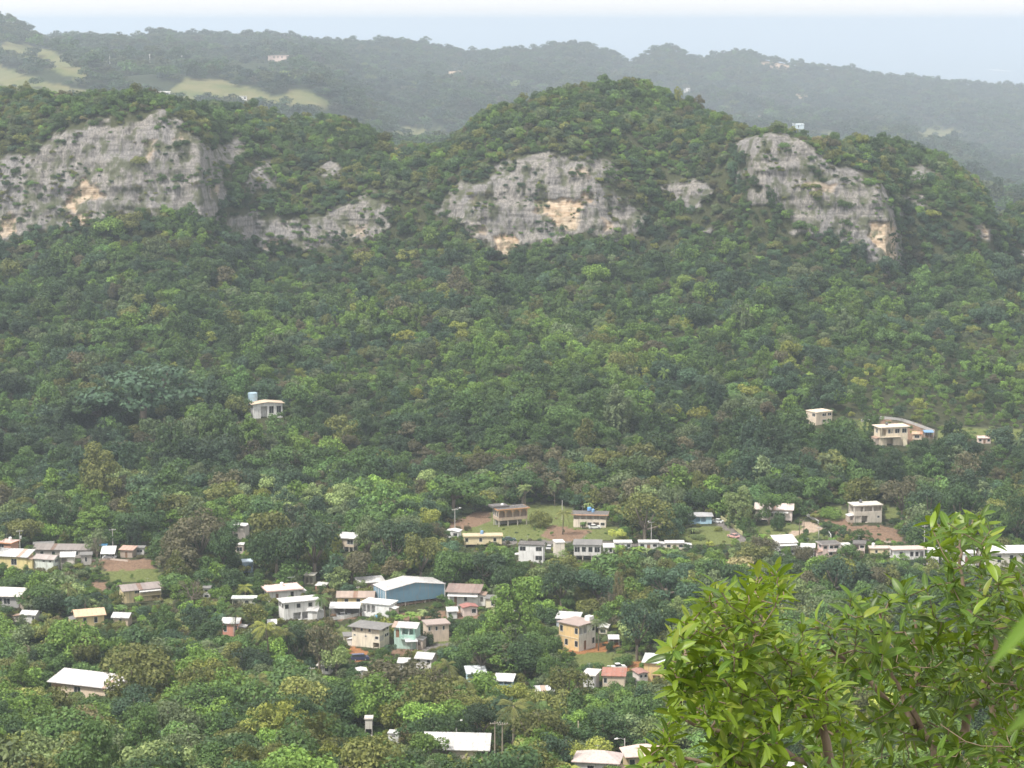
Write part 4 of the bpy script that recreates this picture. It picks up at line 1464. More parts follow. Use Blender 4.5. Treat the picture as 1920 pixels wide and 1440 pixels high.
def car(label, px, py, rz, col, kind='car', Y=None, z=0., name='parked_car', group='cars parked among the houses'):
    x, y, g = hit(px, py) if Y is None else (float(uv_of(px, py)[0] * Y), Y, float(CAMZ + uv_of(px, py)[1] * Y))
    root = tag(empty(name, (x, y, g + z), R(rz)), label, kind, group)
    paint = plain('car_paint', col, .25, .6, .08)
    if kind == 'van':
        low = [(-2.35, .35), (-2.4, .8), (-2.35, 1.0), (2.05, 1.05), (2.4, .85), (2.4, .35)]; cab = [(-2.3, 1.0), (-2.2, 1.72), (1.1, 1.74), (1.75, 1.06)]
    elif kind == 'pickup truck':
        low = [(-2.5, .45), (-2.5, .95), (.1, .98), (1.5, 1.02), (2.4, .92), (2.45, .45)]; cab = [(-.55, .97), (-.45, 1.62), (.75, 1.64), (1.3, 1.0)]
    else:
        low = [(-2.15, .35), (-2.2, .7), (-2.05, .92), (.95, .95), (2.0, .82), (2.15, .6), (2.12, .35)]; cab = [(-1.75, .92), (-1.15, 1.40), (.25, 1.42), (1.05, .94)]
    b = MB().prism([(a, zz) for a, zz in low], -.86, .86, 'y'); bo = b.build('body', paint, root)
    bv = bo.modifiers.new('soft_edges', 'BEVEL'); bv.width = .07; bv.segments = 2
    g_ = MB(); n = len(cab)
    for sg in (-1, 1):
        g_.v += [(a, sg * (.80 if i in (0, 3) else .66), zz) for i, (a, zz) in enumerate(cab)]
    g_.f += [(0, 1, 2, 3), (7, 6, 5, 4), (0, 4, 5, 1), (1, 5, 6, 2), (2, 6, 7, 3)]
    g_.build('window_band', GLASS, root)
    (xa, za), (xb, zb) = cab[1], cab[2]
    MB().box(xa - .02, xb + .02, -.68, .68, max(za, zb) - .005, max(za, zb) + .05).build('car_roof', paint, root)
    for a in (-.04, .04):
        pass
    for sx in (-1.38, 1.38):
        for sy in (-.80, .80):
            q = MB().tube([(sx, sy - .1, .33), (sx, sy + .1, .33)], .33, 12); wo_ = q.build('wheel', plain('tyre_rubber', (.03, .03, .03), .9, .1, 0), root)
            MB().tube([(sx, sy - .11, .33), (sx, sy + .11, .33)], .18, 10).build('rim', METAL, wo_)
    for sy in (-.6, .6):
        MB().box(low[-2][0] - .06, low[-2][0] + .02, sy - .15, sy + .15, .62, .76).build('headlight', plain('lamp_glass', (.8, .8, .75), .15, .6, 0), root)
    keep_rect(px - 8, py - 7, px + 8, py - 1, y - .5)
    FOOTPRINT.append((x, y, 2.4))
    LAND.append((label, px, py, y, 8))
    return root


POLEW = plain('pole_wood', (.30, .26, .21), .9, .1, .3)
POLEC = plain('pole_concrete', (.52, .50, .47), .85, .1, .2)


def pole(label, px, yt, yb, arms=1, lamp=0, mat=None, Y=None, name='utility_pole', cat='utility pole', r=.15, box=False, group=None, keep=True):
    x, y, g = hit(px, yb) if Y is None else (float(uv_of(px, yb)[0] * Y), Y, float(CAMZ + uv_of(px, yb)[1] * Y))
    H = (yb - yt) * y / F * 1.03
    mat = mat or POLEW
    root = tag(empty(name, (x, y, g), R(20)), label, cat, group)
    MB().tube([(0, 0, -1.5), (0, 0, H)], [r, r * .7], 8).build('pole', mat, root)
    for i in range(arms):
        z = H - .35 - i * 1.5
        c = MB().box(-1.15, 1.15, -.06 - r, .06 - r, z - .07, z + .07).build('crossarm', mat, root)
        for a in (-1.0, -.45, .45, 1.0):
            MB().tube([(a, -r, z + .072), (a, -r, z + .3)], [.05, .035], 6).build('insulator', TRIM, c)
    if box:
        MB().tube([(.38, 0, H - 3.0), (.38, 0, H - 2.0)], .27, 10).build('transformer', plain('trim_paint', (.62, .62, .6)), root)
    if lamp:
        a = MB().tube([(0, 0, H - .3), (lamp * .8, 0, H + .1), (lamp * 1.6, 0, H + .12)], .05, 6).build('lamp_arm', METAL, root)
        MB().tube([(lamp * 1.45, 0, H + .1), (lamp * 1.75, 0, H + .12), (lamp * 2.3, 0, H + .08)], [.1, .22, .12], 8).build('lamp_head', plain('trim_paint', WHITE), a)
    if keep: keep_rect(px - 1, yt + 2, px + 1, (yt + yb) / 2 + (yb - yt) * .2, y - .5)
    FOOTPRINT.append((x, y, .3))
    return root
# ================================================================ THE HOUSES OF THE VILLAGE AND THE SLOPES
def tank(label, px, yb, w, h, col, Y, name='water_tank', horizontal=False):
    u, t = uv_of(px, yb); x, z = float(u * Y), float(CAMZ + t * Y); mpp = Y / F
    o = tag(empty(name, (x, Y, z)), label, 'water tank')
    r = w * mpp / 2; H = h * mpp
    mt = plain('tank_shell', col, .5, .4, .2)
    MB().tube([(0, 0, 0), (0, 0, H)], r, 20).build('tank_shell', mt, o, False)
    MB().tube([(0, 0, H + .002), (0, 0, H + .12), (0, 0, H + .28)], [r * 1.03, r * .9, r * .3], 20).build('lid', mt, o)
    for k in (.3, .65): MB().tube([(0, 0, H * k), (0, 0, H * k + .08)], r * 1.02, 20).build('hoop', METAL, o)
    return o


# upper slope
root, W_, L_, st_, H_ = house('white hillside house with a pale cylindrical tank and tan roof, alone in the forest', 463, 533, 752, 786, 18, 9, ('.oww', ), 'o', WHITE, 'gable', (.58, .46, .34), .9, rise=.7, short='the lone white house with the tank', low=783)
hy = root.location.y
tank('tall pale blue cylindrical water tank beside the lone white house in the forest', 474, 762, 18, 26, (.36, .49, .58), hy + 3.)
u, t = uv_of(455, 757)
r2 = tag(empty('concrete_canopy', (float(u * (hy + 2)), hy + 2, float(CAMZ + t * (hy + 2)))), 'thin pale flat canopy left of the cylindrical water tank', 'canopy')
MB().box(-2.2, 2.2, -2, 2, -.1, .12).build('canopy_slab', plain('trim_paint', OFFW), r2)
for a in (-2, 2): MB().box(a - .1, a + .1, -1.9, -1.7, -7, -.105).build('post', plain('trim_paint', CONC), r2)
house('tan two-storey concrete house with flat roof on the upper right slope', 1512, 1564, 769, 797, 32, 11, ('.ww', '.ww'), ('.', '.w'), (.66, .55, .44), 'flat', (.70, .58, .44), .3, short='the tan two-storey hillside house', bal=(), low=796)


def h3x(root, Wd, L, st, H, h):
    for i in range(9): MB().box(Wd * .30 + i * .0, Wd * .30 + 1.6, -L / 2 - 1.5 + i * .16, -L / 2 - 1.34 + i * .16, h * (i / 9.) - .2, h * (i + 1) / 9.).build('stair_step', plain('trim_paint', CREAM), root)


house('sand-coloured two-storey house with balcony and outside stair near the upper right', 1638, 1707, 796, 836, 14, 10, ('.o..', 'owww'), 'w', (.70, .60, .46), 'flat', (.72, .62, .50), .7, short='the sand-coloured house with the balcony', bal=((1, 0, .72, 1.5),), rail=CREAM, posts=3, extra=h3x, low=826)
shelter('blue tarpaulin shelter beside the sand-coloured hillside house', 1733, 1751, 810, 822, 4, (.16, .30, .50), 'tarpaulin_shelter', 'shelter', short='the blue tarpaulin')
house('small orange-roofed shed just right of the sand-coloured hillside house', 1709, 1732, 812, 826, -10, 5, ('w',), '.', (.62, .5, .38), 'shed', RORA, .4, name='shed', cat='shed', short='the orange-roofed shed')
house('small pinkish cottage at the right edge of the upper slope clearing', 1832, 1859, 821, 832, 0, 6, ('wdw',), '.', PINK, 'gablex', (.68, .5, .44), .3, short='the small pinkish cottage')
wallrun('curved grey retaining wall with a rail above the sand-coloured house', [(1615, 792), (1650, 786), (1690, 790), (1730, 803), (1752, 812)], 1.1, .25, GREY, 'retaining_wall')

# row above the lane
def arcx(root, Wd, L, st, H, h):
    MB().box(-Wd / 2 - 1.2, -Wd * .05, -L * .1, L / 2 + 1.5, st + H + .25, st + H + .9).build('upper_roof', plain('roof_surface', RDARK), root)


house('brown house on stilts with a row of four cream arches on its veranda', 920, 993, 950, 988, 22, 9, ('aaaa',), 'www', (.47, .36, .28), 'flat', RDARK, .6, stilt=.34, trim=(.70, .36, .17), short='the arcaded brown house on stilts', extra=arcx)
house('two-storey cream house with columns and a blue tank on its dark roof', 1070, 1144, 958, 989, -6, 9, ('.owow', 'bbbbb'), '.', (.70, .62, .52), 'flat', RDARK, .8, trim=(.62, .36, .24), short='the columned cream house with the blue roof tank', rail=CREAM)
tank('blue plastic water tank on the dark roof of the columned cream house', 1105, 957, 8, 5, (.10, .33, .72), hit(1107, 989)[1] + 5)
house('light blue house with two white arches above a steep green garden', 1289, 1338, 961, 983, 0, 9, ('.aa.',), '.', LBL, 'hip', (.36, .36, .37), .6, short='the light blue arched house', trim=WHITE, low=981)
house('long pale pink house with white awnings beside a paved driveway', 1413, 1493, 949, 979, -8, 10, ('.WWww.',), 'w', (.68, .58, .54), 'shed', (.66, .55, .50), .6, rise=.8, stilt=.12, short='the long pale pink house', awn=((0, .15, .55, 1.2), (0, .55, .9, 1.0)))
house('unfinished grey concrete house of two storeys on bare brown soil', 1592, 1657, 942, 981, 12, 10, ('oo.s', 'bbb'), ('o', 'o'), (.56, .51, .44), 'flat', (.60, .56, .49), .35, short='the unfinished grey concrete house')

# along the lane
house('long yellow and cream house on stilts below the grassy clearing', 866, 944, 1001, 1026, 4, 7, ('w..w..w.',), '.', (.74, .63, .40), 'flat', (.52, .42, .28), .4, stilt=.22, trim=(.66, .54, .32), short='the long yellow house on stilts')
house('small white gabled hut at the left end of the long yellow house', 834, 867, 994, 1010, -16, 6, ('.w',), '.', WHITE, 'gable', RWHITE, .3, name='hut', cat='hut', short='the small white gabled hut')
house('white two-storey house with dark roof below the grassy clearing', 970, 1024, 1016, 1056, -8, 8, ('..W', 'w.w'), ('.', 'w'), (.76, .75, .74), 'flat', RDARK, .3, short='the white two-storey house by the lane', low=1052)
house('blank cream block house between two white houses on the lane', 1036, 1060, 1013, 1046, 10, 7, ('.', '.'), '.', (.74, .67, .58), 'flat', OFFW, .2, short='the blank cream block house', low=1040)
house('grey and white house on tall stilts under a patchy rusty roof', 1073, 1131, 1015, 1051, -5, 8, ('WwwW',), '.', (.62, .60, .58), 'shed', RGREY, .4, stilt=.3, short='the grey house on tall stilts')
for i, (x0, x1, yt, yb, c, lb) in enumerate([(1150, 1186, 1018, 1030, WHITE, 'low white roadside house half hidden behind banana plants'), (1196, 1236, 1017, 1030, OFFW, 'low off-white house at the bend of the village lane'), (1246, 1284, 1019, 1031, CREAM, 'low cream roadside house just below the light blue arched house')]):
    house(lb, x0, x1, yt, yb, 0, 6, ('wdw',), '.', c, 'flat', RWHITE, .3, short=lb.split(' half')[0].split(' just')[0].replace('low', 'the low', 1), low=yb - 5)
house('white house with layered silvery sheet roofs below the pink house', 1447, 1497, 1010, 1042, 12, 9, ('w.w', '.ww'), '.', OFFW, 'shed', (.72, .68, .64), .6, rise=1.1, short='the silvery-roofed white house', low=1036, awn=((1, 0, 1, 1.6),))
house('pink and white house with a dark roof below the driveway', 1532, 1577, 1015, 1046, 14, 8, ('.w.', 'wWW'), 'w', (.76, .58, .53), 'flat', RDARK, .5, short='the pink and white house', bal=((1, .3, 1, 1.2),), rail=WHITE, low=1042, trim=(.5, .45, .43))
house('pale pink house with a dark garage opening beside a tall green shrub', 1598, 1628, 1014, 1042, -10, 8, ('.o', 'oW'), '.', (.72, .58, .52), 'flat', RDARK, .4, short='the pale pink garage house', low=1038)
house('low yellow house wall along the right end of the lane', 1629, 1672, 1027, 1042, 0, 6, ('.w.d.',), '.', (.72, .61, .38), 'flat', (.56, .47, .40), .3, short='the low yellow house', low=1038)
house('white house with several dark windows and a stepped pinkish roof', 1668, 1738, 1024, 1050, 6, 8, ('.w.wwo',), 'w', WHITE, 'flat', (.58, .45, .40), .5, short='the white house with the stepped roof', low=1045)
house('plain white house directly behind the tall lane pole on the right', 1737, 1766, 1026, 1062, -12, 8, ('wo', '..'), '.', (.76, .76, .76), 'flat', RWHITE, .2, short='the plain white house behind the pole', low=1056)
house('long pale house under a whitish sheet roof behind the foreground shrub', 1836, 1930, 1026, 1064, 5, 11, ('w.w.w.w', ), '.', (.70, .66, .58), 'gablex', (.74, .72, .70), .6, rise=1.4, short='the long pale house behind the shrub')
house('small white house seen between sprigs of the foreground shrub', 1792, 1832, 1032, 1060, 0, 7, ('wdw',), '.', WHITE, 'flat', RWHITE, .3, short='the small white house behind the sprigs')

# left hamlet
house('salmon red house with an orange roof edge at the left border', -8, 34, 1012, 1044, -20, 8, ('w.', 'W.'), '.', SALM, 'flat', (.60, .42, .38), .5, trim=(.74, .34, .15), short='the salmon red house')
house('yellow house under a white roof at the left border', -20, 62, 1036, 1068, -12, 9, ('w.w.', ), 'w', (.74, .62, .30), 'shed', RWHITE, .6, rise=1., short='the yellow house at the left border', low=1056)
house('pale mint house with two small windows next to the yellow house', 60, 112, 1042, 1073, -16, 8, ('..', '.ss'), 'w', (.68, .72, .66), 'gablex', (.42, .36, .34), .5, short='the pale mint house', low=1068)
house('small off-white house with a canopy right of the pale mint house', 109, 142, 1038, 1069, 6, 7, ('.w', 'o.'), '.', (.68, .62, .56), 'shed', RWHITE, .5, short='the off-white house with the canopy', low=1062)
house('low grey-brown row house with a long dark roof behind the mint house', 58, 176, 1024, 1046, -3, 8, ('.w.w.d.w.w',), '.', (.36, .32, .30), 'shed', (.26, .225, .21), .5, rise=.7, short='the long dark-roofed row house')
house('weathered tan shack in front of the dark trees behind the long dark roof', 58, 102, 1018, 1034, 10, 6, ('.w.',), '.', (.5, .38, .3), 'flat', RGREY, .3, name='shack', cat='shack', short='the weathered tan shack')
house('rusty-roofed low shed to the right of the white-sheeted car', 222, 256, 1026, 1046, -12, 6, ('.d.',), '.', (.42, .34, .28), 'shed', (.50, .33, .26), .5, name='shed', cat='shed', short='the rusty-roofed shed')
house('small pale hut among trees at the end of the hamlet', 252, 272, 1026, 1040, 0, 5, ('w',), '.', OFFW, 'flat', RGREY, .3, name='hut', cat='hut', short='the pale hut at the end of the hamlet')
house('grey house with a pale sheet roof cut by the left border', -30, 46, 1108, 1140, -8, 9, ('.WW.',), '.', (.38, .37, .37), 'shed', (.70, .66, .62), .7, rise=1.0, short='the grey house cut by the border', low=1134)
house('yellow two-storey house with a white awning and dark gabled roof', 214, 304, 1097, 1131, 24, 9, ('.o.o', '.wW.'), ('.', '.'), (.70, .58, .34), 'gablex', (.30, .25, .235), .8, rise=1.0, short='the yellow two-storey house with the awning', awn=((1, .4, .98, 1.4),), bal=((1, .4, 1., .9),), rail=CREAM)
house('yellow house under a tan orange roof among leafy trees', 128, 198, 1146, 1178, 20, 9, ('.w.w.',), '.', (.72, .58, .30), 'gablex', (.66, .46, .30), .6, rise=1.2, short='the yellow house with the tan orange roof', low=1172)
house('tan cabin with a bright white roof right of the yellow house', 208, 248, 1150, 1176, -8, 7, ('.w.',), '.', (.55, .44, .33), 'gablex', RWHITE, .5, rise=.8, name='cabin', cat='cabin', short='the tan cabin with the white roof', low=1172)
house('small narrow white house right of the leafless tree', 379, 396, 1099, 1124, 0, 5, ('w', 'w'), '.', OFFW, 'flat', RGREY, .3, short='the narrow white house', low=1120)
house('salmon house with a bright white roof among palms', 414, 454, 1160, 1194, -6, 8, ('w.w',), '.', (.66, .30, .22), 'gablex', RWHITE, .5, rise=.9, short='the salmon house with the white roof', lowwall=GREY, low=1190)
house('low greenish shed with a flat pale roof left of the white houses', 433, 482, 1117, 1138, 0, 5, ('o.w.',), '.', (.52, .52, .43), 'flat', (.62, .64, .60), .4, name='shed', cat='shed', short='the low greenish shed', low=1132)
house('small white house with dark roof edge high in the left trees', 434, 468, 982, 1012, -14, 7, ('w.', '.'), '.', (.70, .62, .57), 'flat', RWHITE, .4, short='the small white house high in the trees', low=1008, trim=(.32, .28, .28))
house('pink-grey hut half sunk in trees under the small white house', 440, 458, 1018, 1040, 0, 5, ('w',), '.', PINK, 'flat', OFFW, .2, name='hut', cat='hut', short='the pink-grey hut', low=1036)
house('light blue house with dark openings half hidden by dark trees', 450, 476, 1049, 1078, 12, 7, ('o.', '.o'), '.', (.42, .56, .70), 'flat', (.5, .6, .7), .2, short='the light blue half-hidden house', low=1074)
house('small tan house on thin posts with a crooked white roof in the trees', 632, 674, 1003, 1035, -16, 7, ('.W', ), '.', (.58, .48, .38), 'shed', RWHITE, .6, rise=.7, stilt=.35, short='the small tan house on thin posts')
house('small cream shelter house above the green bank', 568, 594, 1074, 1096, -10, 5, ('oo',), '.', (.66, .62, .50), 'flat', (.66, .62, .55), .5, short='the small cream house above the bank')
house('little red shed with a pale roof on the green bank', 590, 616, 1099, 1113, -14, 5, ('.',), '.', (.50, .22, .17), 'shed', OFFW, .2, name='shed', cat='shed', short='the little red shed')

# centre
house('white house with pinkish flat roof and two dark windows, upper of two white houses', 485, 568, 1097, 1130, 20, 11, ('.d..w.',), 'ww', WHITE, 'flat', (.72, .52, .47), 1.0, short='the upper white house with the pink roof', trim=(.70, .50, .45), low=1121, lowwall=OFFW)
house('large white two-storey house with three dark windows under a white roof', 516, 601, 1121, 1164, 22, 9, ('.oo.', 'w.w.w.'), ('.', 'ww'), WHITE, 'flat', RWHITE, .5, short='the large white house with three windows', bal=((1, .84, 1.06, 1.2),), rail=OFFW, low=1156)


def ware(root, Wd, L, st, H, h):
    wt = plain('trim_paint', WHITE)
    for sx in (-1, 1):
        MB().box(sx * Wd / 2 - .16, sx * Wd / 2 + .16, -L / 2 - .06, -L / 2 + .2, st - 1.5, st + H - .1).build('corner_trim', wt, root)
    for k in range(1, 5):
        MB().box(-Wd / 2 - .05, -Wd / 2 - .003, -L / 2 + L * k / 5 - .09, -L / 2 + L * k / 5 + .09, st, st + H - .05).build('cladding_strip', wt, root)
    for k in range(24):
        MB().box(-Wd / 2 + .3 + k * (Wd - .6) / 24, -Wd / 2 + .36 + k * (Wd - .6) / 24, -L / 2 - .035, -L / 2 - .003, st + .05, st + H - .2).build('cladding_rib', plain('wall_paint', BLUE), root)
    for k in range(9):
        x = -Wd / 2 + .1 + k * (Wd - .4) / 8
        MB().box(x, x + .22, -L / 2 + .1, -L / 2 + .32, -2.5, st - .004).build('column', plain('trim_paint', (.3, .22, .18)), root)
    for k in range(7):
        y = -L / 2 + .4 + k * (L - .8) / 6.5
        MB().box(-Wd / 2 + .1, -Wd / 2 + .32, y + .4, y + .62, -2.5, st - .004).build('column', plain('trim_paint', (.3, .22, .18)), root)
    MB().box(-Wd / 2 + .5, Wd / 2 - .5, -L / 2 + .9, L / 2 - .6, -2.5, st * .55).build('plinth_wall', plain('wall_paint', (.48, .33, .25)), root)
    r = Wd * .085
    for s in (-1, 1):
        for k in range(11):
            y = -L / 2 + (k + .5) * L / 11
            MB().prism([(s * Wd / 2, st + H + .17), (0, st + H + r + .165), (0, st + H + r + .205), (s * Wd / 2, st + H + .21)], y - .05, y + .05, 'y').build('roof_seam', plain('roof_surface', RWHITE), root)


house('large blue steel warehouse with a broad white gabled roof', 695, 836, 1089, 1140, 27, 15, ('.',), '.', BLUE, 'gable', (.60, .58, .57), .25, rise=1.5, stilt=.24, name='warehouse', cat='warehouse', short='the blue warehouse', extra=ware, frame=WHITE)
house('white sheet-roofed building behind the left end of the blue warehouse', 662, 724, 1086, 1106, 18, 8, ('.d..',), '.', (.6, .5, .45), 'shed', RWHITE, .5, short='the white-roofed building behind the warehouse', Y=hit(745, 1140)[1] + 22)
house('yellow house with a brown roof left of the blue warehouse', 629, 704, 1111, 1141, 0, 9, ('.w.w..',), '.', (.76, .58, .27), 'gablex', (.38, .29, .24), .5, rise=1.1, stilt=.18, short='the yellow house left of the warehouse', low=1136)
shelter('long open carport with a white roof below the yellow house', 616, 676, 1139, 1162, 6, RWHITE, short='the long white-roofed carport')
wallrun('low cream garden wall in front of the long open carport', [(618, 1164), (645, 1162), (672, 1155)], .9, .2, OFFW)
house('white bungalow with dark porch openings and a blue tank at its foot', 674, 746, 1126, 1160, -22, 9, ('bbb...',), '.w.w', WHITE, 'flat', (.80, .78, .76), .4, short='the white bungalow with the porch', low=1154)
tank('small bright blue tank under the white bungalow', 707, 1160, 8, 6, (.10, .40, .80), hit(710, 1162)[1])
house('white house with a brown roof and sagging white fascia right of the warehouse', 834, 907, 1101, 1138, -8, 9, ('.d.w..',), '.', OFFW, 'shed', (.27, .19, .165), .8, rise=.8, short='the brown-roofed house right of the warehouse', trim=None, awn=((0, 0, 1., 1.5),), low=1132)
house('small ramshackle shed with a red roof patch right of the warehouse', 860, 898, 1132, 1157, 16, 6, ('.w',), '.', (.66, .55, .50), 'gable', (.33, .13, .11), .4, name='shed', cat='shed', short='the red-patched shed')
house('tiny ruined white house with one dark window in deep trees', 950, 978, 1140, 1163, -6, 6, ('.o.',), '.', OFFW, 'flat', GREY, .2, short='the tiny ruined white house', low=1158)
house('cream three-storey house with wide overhanging grey roof', 651, 736, 1166, 1216, -24, 10, ('...o', 's.s.w', 'b.w.w.b'), ('.', 'gW', 'bbw'), (.75, .68, .55), 'hip', RGREY, 1.0, short='the cream three-storey house', trim=(.66, .62, .46), low=1208, rise=.5)
house('mint green house with a white roof and small front gallery', 734, 792, 1167, 1218, -14, 8, ('..', 'dbb'), '.', (.40, .56, .49), 'gablex', RWHITE, .6, rise=.8, short='the mint green house', lowwall=(.5, .42, .38), bal=((1, .3, 1, 1.2),), rail=(.34, .60, .50), low=1210)
house('tan house on a tall cream base above the curving lane', 789, 845, 1162, 1204, 16, 9, ('....', 'w.w.w.'), '.', (.62, .50, .40), 'flat', (.36, .29, .26), .4, short='the tan house on the cream base', trim=(.42, .33, .29))
shelter('tilted grey sheet lean-to below the mint green house', 758, 782, 1202, 1222, 4, (.55, .56, .57), 'lean_to_shed', 'shed', 10, short='the grey lean-to')
house('white house with a bright roof below the curving lane', 776, 822, 1225, 1260, -16, 8, ('.', 'w.w'), '.', (.76, .72, .70), 'gablex', RWHITE, .5, rise=.9, short='the white house below the lane', low=1254)
house('small light blue house with a white sheet roof, upper of two', 869, 914, 1253, 1279, 8, 7, ('..w.',), '.', (.50, .70, .74), 'shed', (.78, .82, .86), .5, rise=.6, short='the upper small light blue house', low=1274)
house('small light blue house with a white roof and dark porch, lower of two', 924, 968, 1267, 1296, -8, 7, ('.', 'bb'), '.', (.46, .64, .72), 'shed', RWHITE, .5, rise=.5, short='the lower small light blue house', low=1290)


def orx(root, Wd, L, st, H, h):
    MB().box(Wd / 2 - 2.6, Wd / 2 - .8, -L / 2 + 5.5, -L / 2 + 7.4, st + H + .25, st + H + 1.5).build('roof_cistern', plain('trim_paint', WHITE), root)
    MB().box(-Wd / 2 - .06, Wd / 2 + .06, -L / 2 - .08, -L / 2 - .003, st + h - .12, st + h + .12).build('storey_band', plain('trim_paint', (.7, .58, .4)), root)


house('orange two-storey house with a white right side on bare orange soil', 1044, 1122, 1163, 1222, -42, 12, ('.w.w', 'w..w'), ('.d.w', 'bb.w'), ORA, 'flat', (.36, .28, .25), .5, short='the orange two-storey house', extra=orx, lowwall=(.7, .62, .58), sidewall=WHITE)
house('grey-blue house with a bright white roof behind the orange house', 1040, 1094, 1152, 1182, -12, 8, ('.ww.',), '.', (.52, .56, .62), 'shed', RWHITE, .4, rise=.7, short='the grey-blue house behind the orange house', Y=hit(1080, 1222)[1] + 24, low=1164)
house('small cream house with a pale roof behind the leaning palm', 1120, 1146, 1168, 1192, -10, 7, ('w',), '.', CREAM, 'gable', OFFW, .4, short='the cream house behind the palm', Y=hit(1125, 1215)[1] + 16, low=1188)
shelter('dark open shed with a white roof right of the orange house', 1140, 1162, 1198, 1212, 4, RWHITE, 'open_shed', 'shed', short='the dark open shed')
house('white two-storey house with dark windows at the left of the lower row', 1089, 1129, 1255, 1304, -16, 9, ('.o', '.s', 'ww'), '.', (.74, .72, .70), 'flat', (.66, .62, .58), .5, short='the white house at the left of the lower row', low=1290)
house('tan house with a long rusty red roof on tall pillars', 1126, 1178, 1257, 1304, -6, 8, ('w...',), '.', (.60, .50, .38), 'shed', (.36, .15, .105), .4, rise=.6, stilt=.42, short='the rusty red-roofed house on pillars', low=1292)
house('narrow tin house with a red roof patch in the lower row', 1184, 1218, 1253, 1288, 20, 7, ('.', 'ww'), '.', (.62, .55, .50), 'gable', (.32, .16, .13), .4, short='the narrow tin house', low=1280)
house('tall orange and grey house at the right end of the lower row', 1202, 1268, 1231, 1284, -12, 9, ('.o.', '..w'), '.', (.70, .50, .24), 'shed', (.60, .64, .60), .6, rise=.7, short='the tall orange and grey house', low=1274)

for x0, x1, yt, yb, yw, c, rc, f_, lb in [
    (146, 174, 1036, 1060, 8, (.46, .43, .40), RGREY, ('.w.',), 'grey block house right of the off-white house with the canopy'),
    (574, 602, 1138, 1164, -10, WHITE, RWHITE, ('.g',), 'white garage tucked beside the large white house with three windows'),
    (908, 934, 1116, 1142, -8, CREAM, RGREY, ('.w',), 'small cream house right of the sagging white fascia'),
    (834, 860, 1140, 1162, 6, OFFW, RWHITE, ('w.',), 'pale hut below the brown-roofed house and the warehouse'),
    (1130, 1152, 1020, 1040, 0, WHITE, RWHITE, ('.w',), 'white hut right of the grey house on tall stilts'),
    (1576, 1599, 1018, 1044, 10, CREAM, OFFW, ('.w', 'w.'), 'cream house squeezed between the two pink houses'),
    (1500, 1532, 1020, 1046, -8, WHITE, RWHITE, ('w.w',), 'small white house left of the pink and white house'),
    (1767, 1792, 1032, 1058, 8, OFFW, RGREY, ('.w',), 'off-white house right of the plain white house behind the pole'),
    (36, 74, 1146, 1170, -10, OFFW, RWHITE, ('w..w',), 'pale house with a light roof low among the left trees'),
    (498, 520, 1164, 1184, 6, WHITE, RWHITE, ('w.',), 'white hut among the palms below the two white houses'),
    (744, 772, 1238, 1258, -8, OFFW, RWHITE, ('w.',), 'off-white hut behind the top of the large brown tree'),
    (640, 662, 1186, 1208, 8, CREAM, RGREY, ('.w',), 'cream hut left of the three-storey house'),
    (1000, 1034, 1290, 1312, 8, WHITE, RWHITE, ('w.w',), 'white house hidden in trees left of the lower row'),
]:
    house(lb, x0, x1, yt, yb, yw, 7, f_, '.', c, 'gablex' if rc is RWHITE else 'flat', rc, .4, rise=.7, short='the ' + ' '.join(lb.split()[:6]), low=yb - 5)

# foreground
house('long white-roofed farm building in the lower left trees', 80, 242, 1274, 1316, -22, 11, ('o.w..w',), '.', (.72, .58, .44), 'shed', (.60, .57, .56), .8, rise=1.2, name='farm_building', cat='building', short='the white-roofed farm building', low=1300)
house('long white-roofed building seen over the lowest hedge', 790, 926, 1382, 1424, -4, 12, ('.o..w',), '.', (.52, .44, .37), 'gablex', RWHITE, .6, rise=2.2, name='storehouse', cat='building', short='the long white building at the bottom', low=1412, keepbase=1)
house('narrow white concrete hut left of the long white building', 726, 752, 1370, 1400, -8, 4, ('.', 's'), '.', WHITE, 'flat', RWHITE, .15, name='hut', cat='hut', short='the narrow white hut', low=1392)
house('thin weathered concrete house frame with an open ground floor', 683, 700, 1342, 1396, 0, 4, ('o', 'o', '.'), '.', (.58, .55, .50), 'flat', (.58, .53, .47), .2, short='the thin concrete house frame', low=1388)
house('white house with a ridged pinkish roof at the bottom border', 1070, 1174, 1410, 1470, -10, 10, ('.w.w',), '.', OFFW, 'hip', (.52, .42, .39), .6, rise=1.5, short='the house at the bottom border', low=1440)
house('yellow house with a pinkish tile roof left of the big shrub', 1162, 1250, 1398, 1452, 8, 9, ('w..w',), '.', (.70, .56, .34), 'hip', (.64, .48, .42), .7, rise=1.6, short='the yellow house left of the shrub', low=1432)
house('white-roofed house half seen through the foreground shrub', 1436, 1546, 1428, 1480, -4, 9, ('w..w',), '.', OFFW, 'gablex', RWHITE, .5, rise=1.3, short='the white-roofed house behind the shrub')
house('little white sheet-roofed shed left of the brown tree', 592, 626, 1243, 1264, -12, 5, ('.w',), '.', OFFW, 'shed', (.76, .72, .66), .4, name='shed', cat='shed', short='the little white-roofed shed', low=1256)
house('tiny white shed peeping out of the brown tree', 664, 690, 1252, 1276, 10, 5, ('.',), '.', WHITE, 'gable', RWHITE, .3, name='shed', cat='shed', short='the tiny white shed', low=1268)

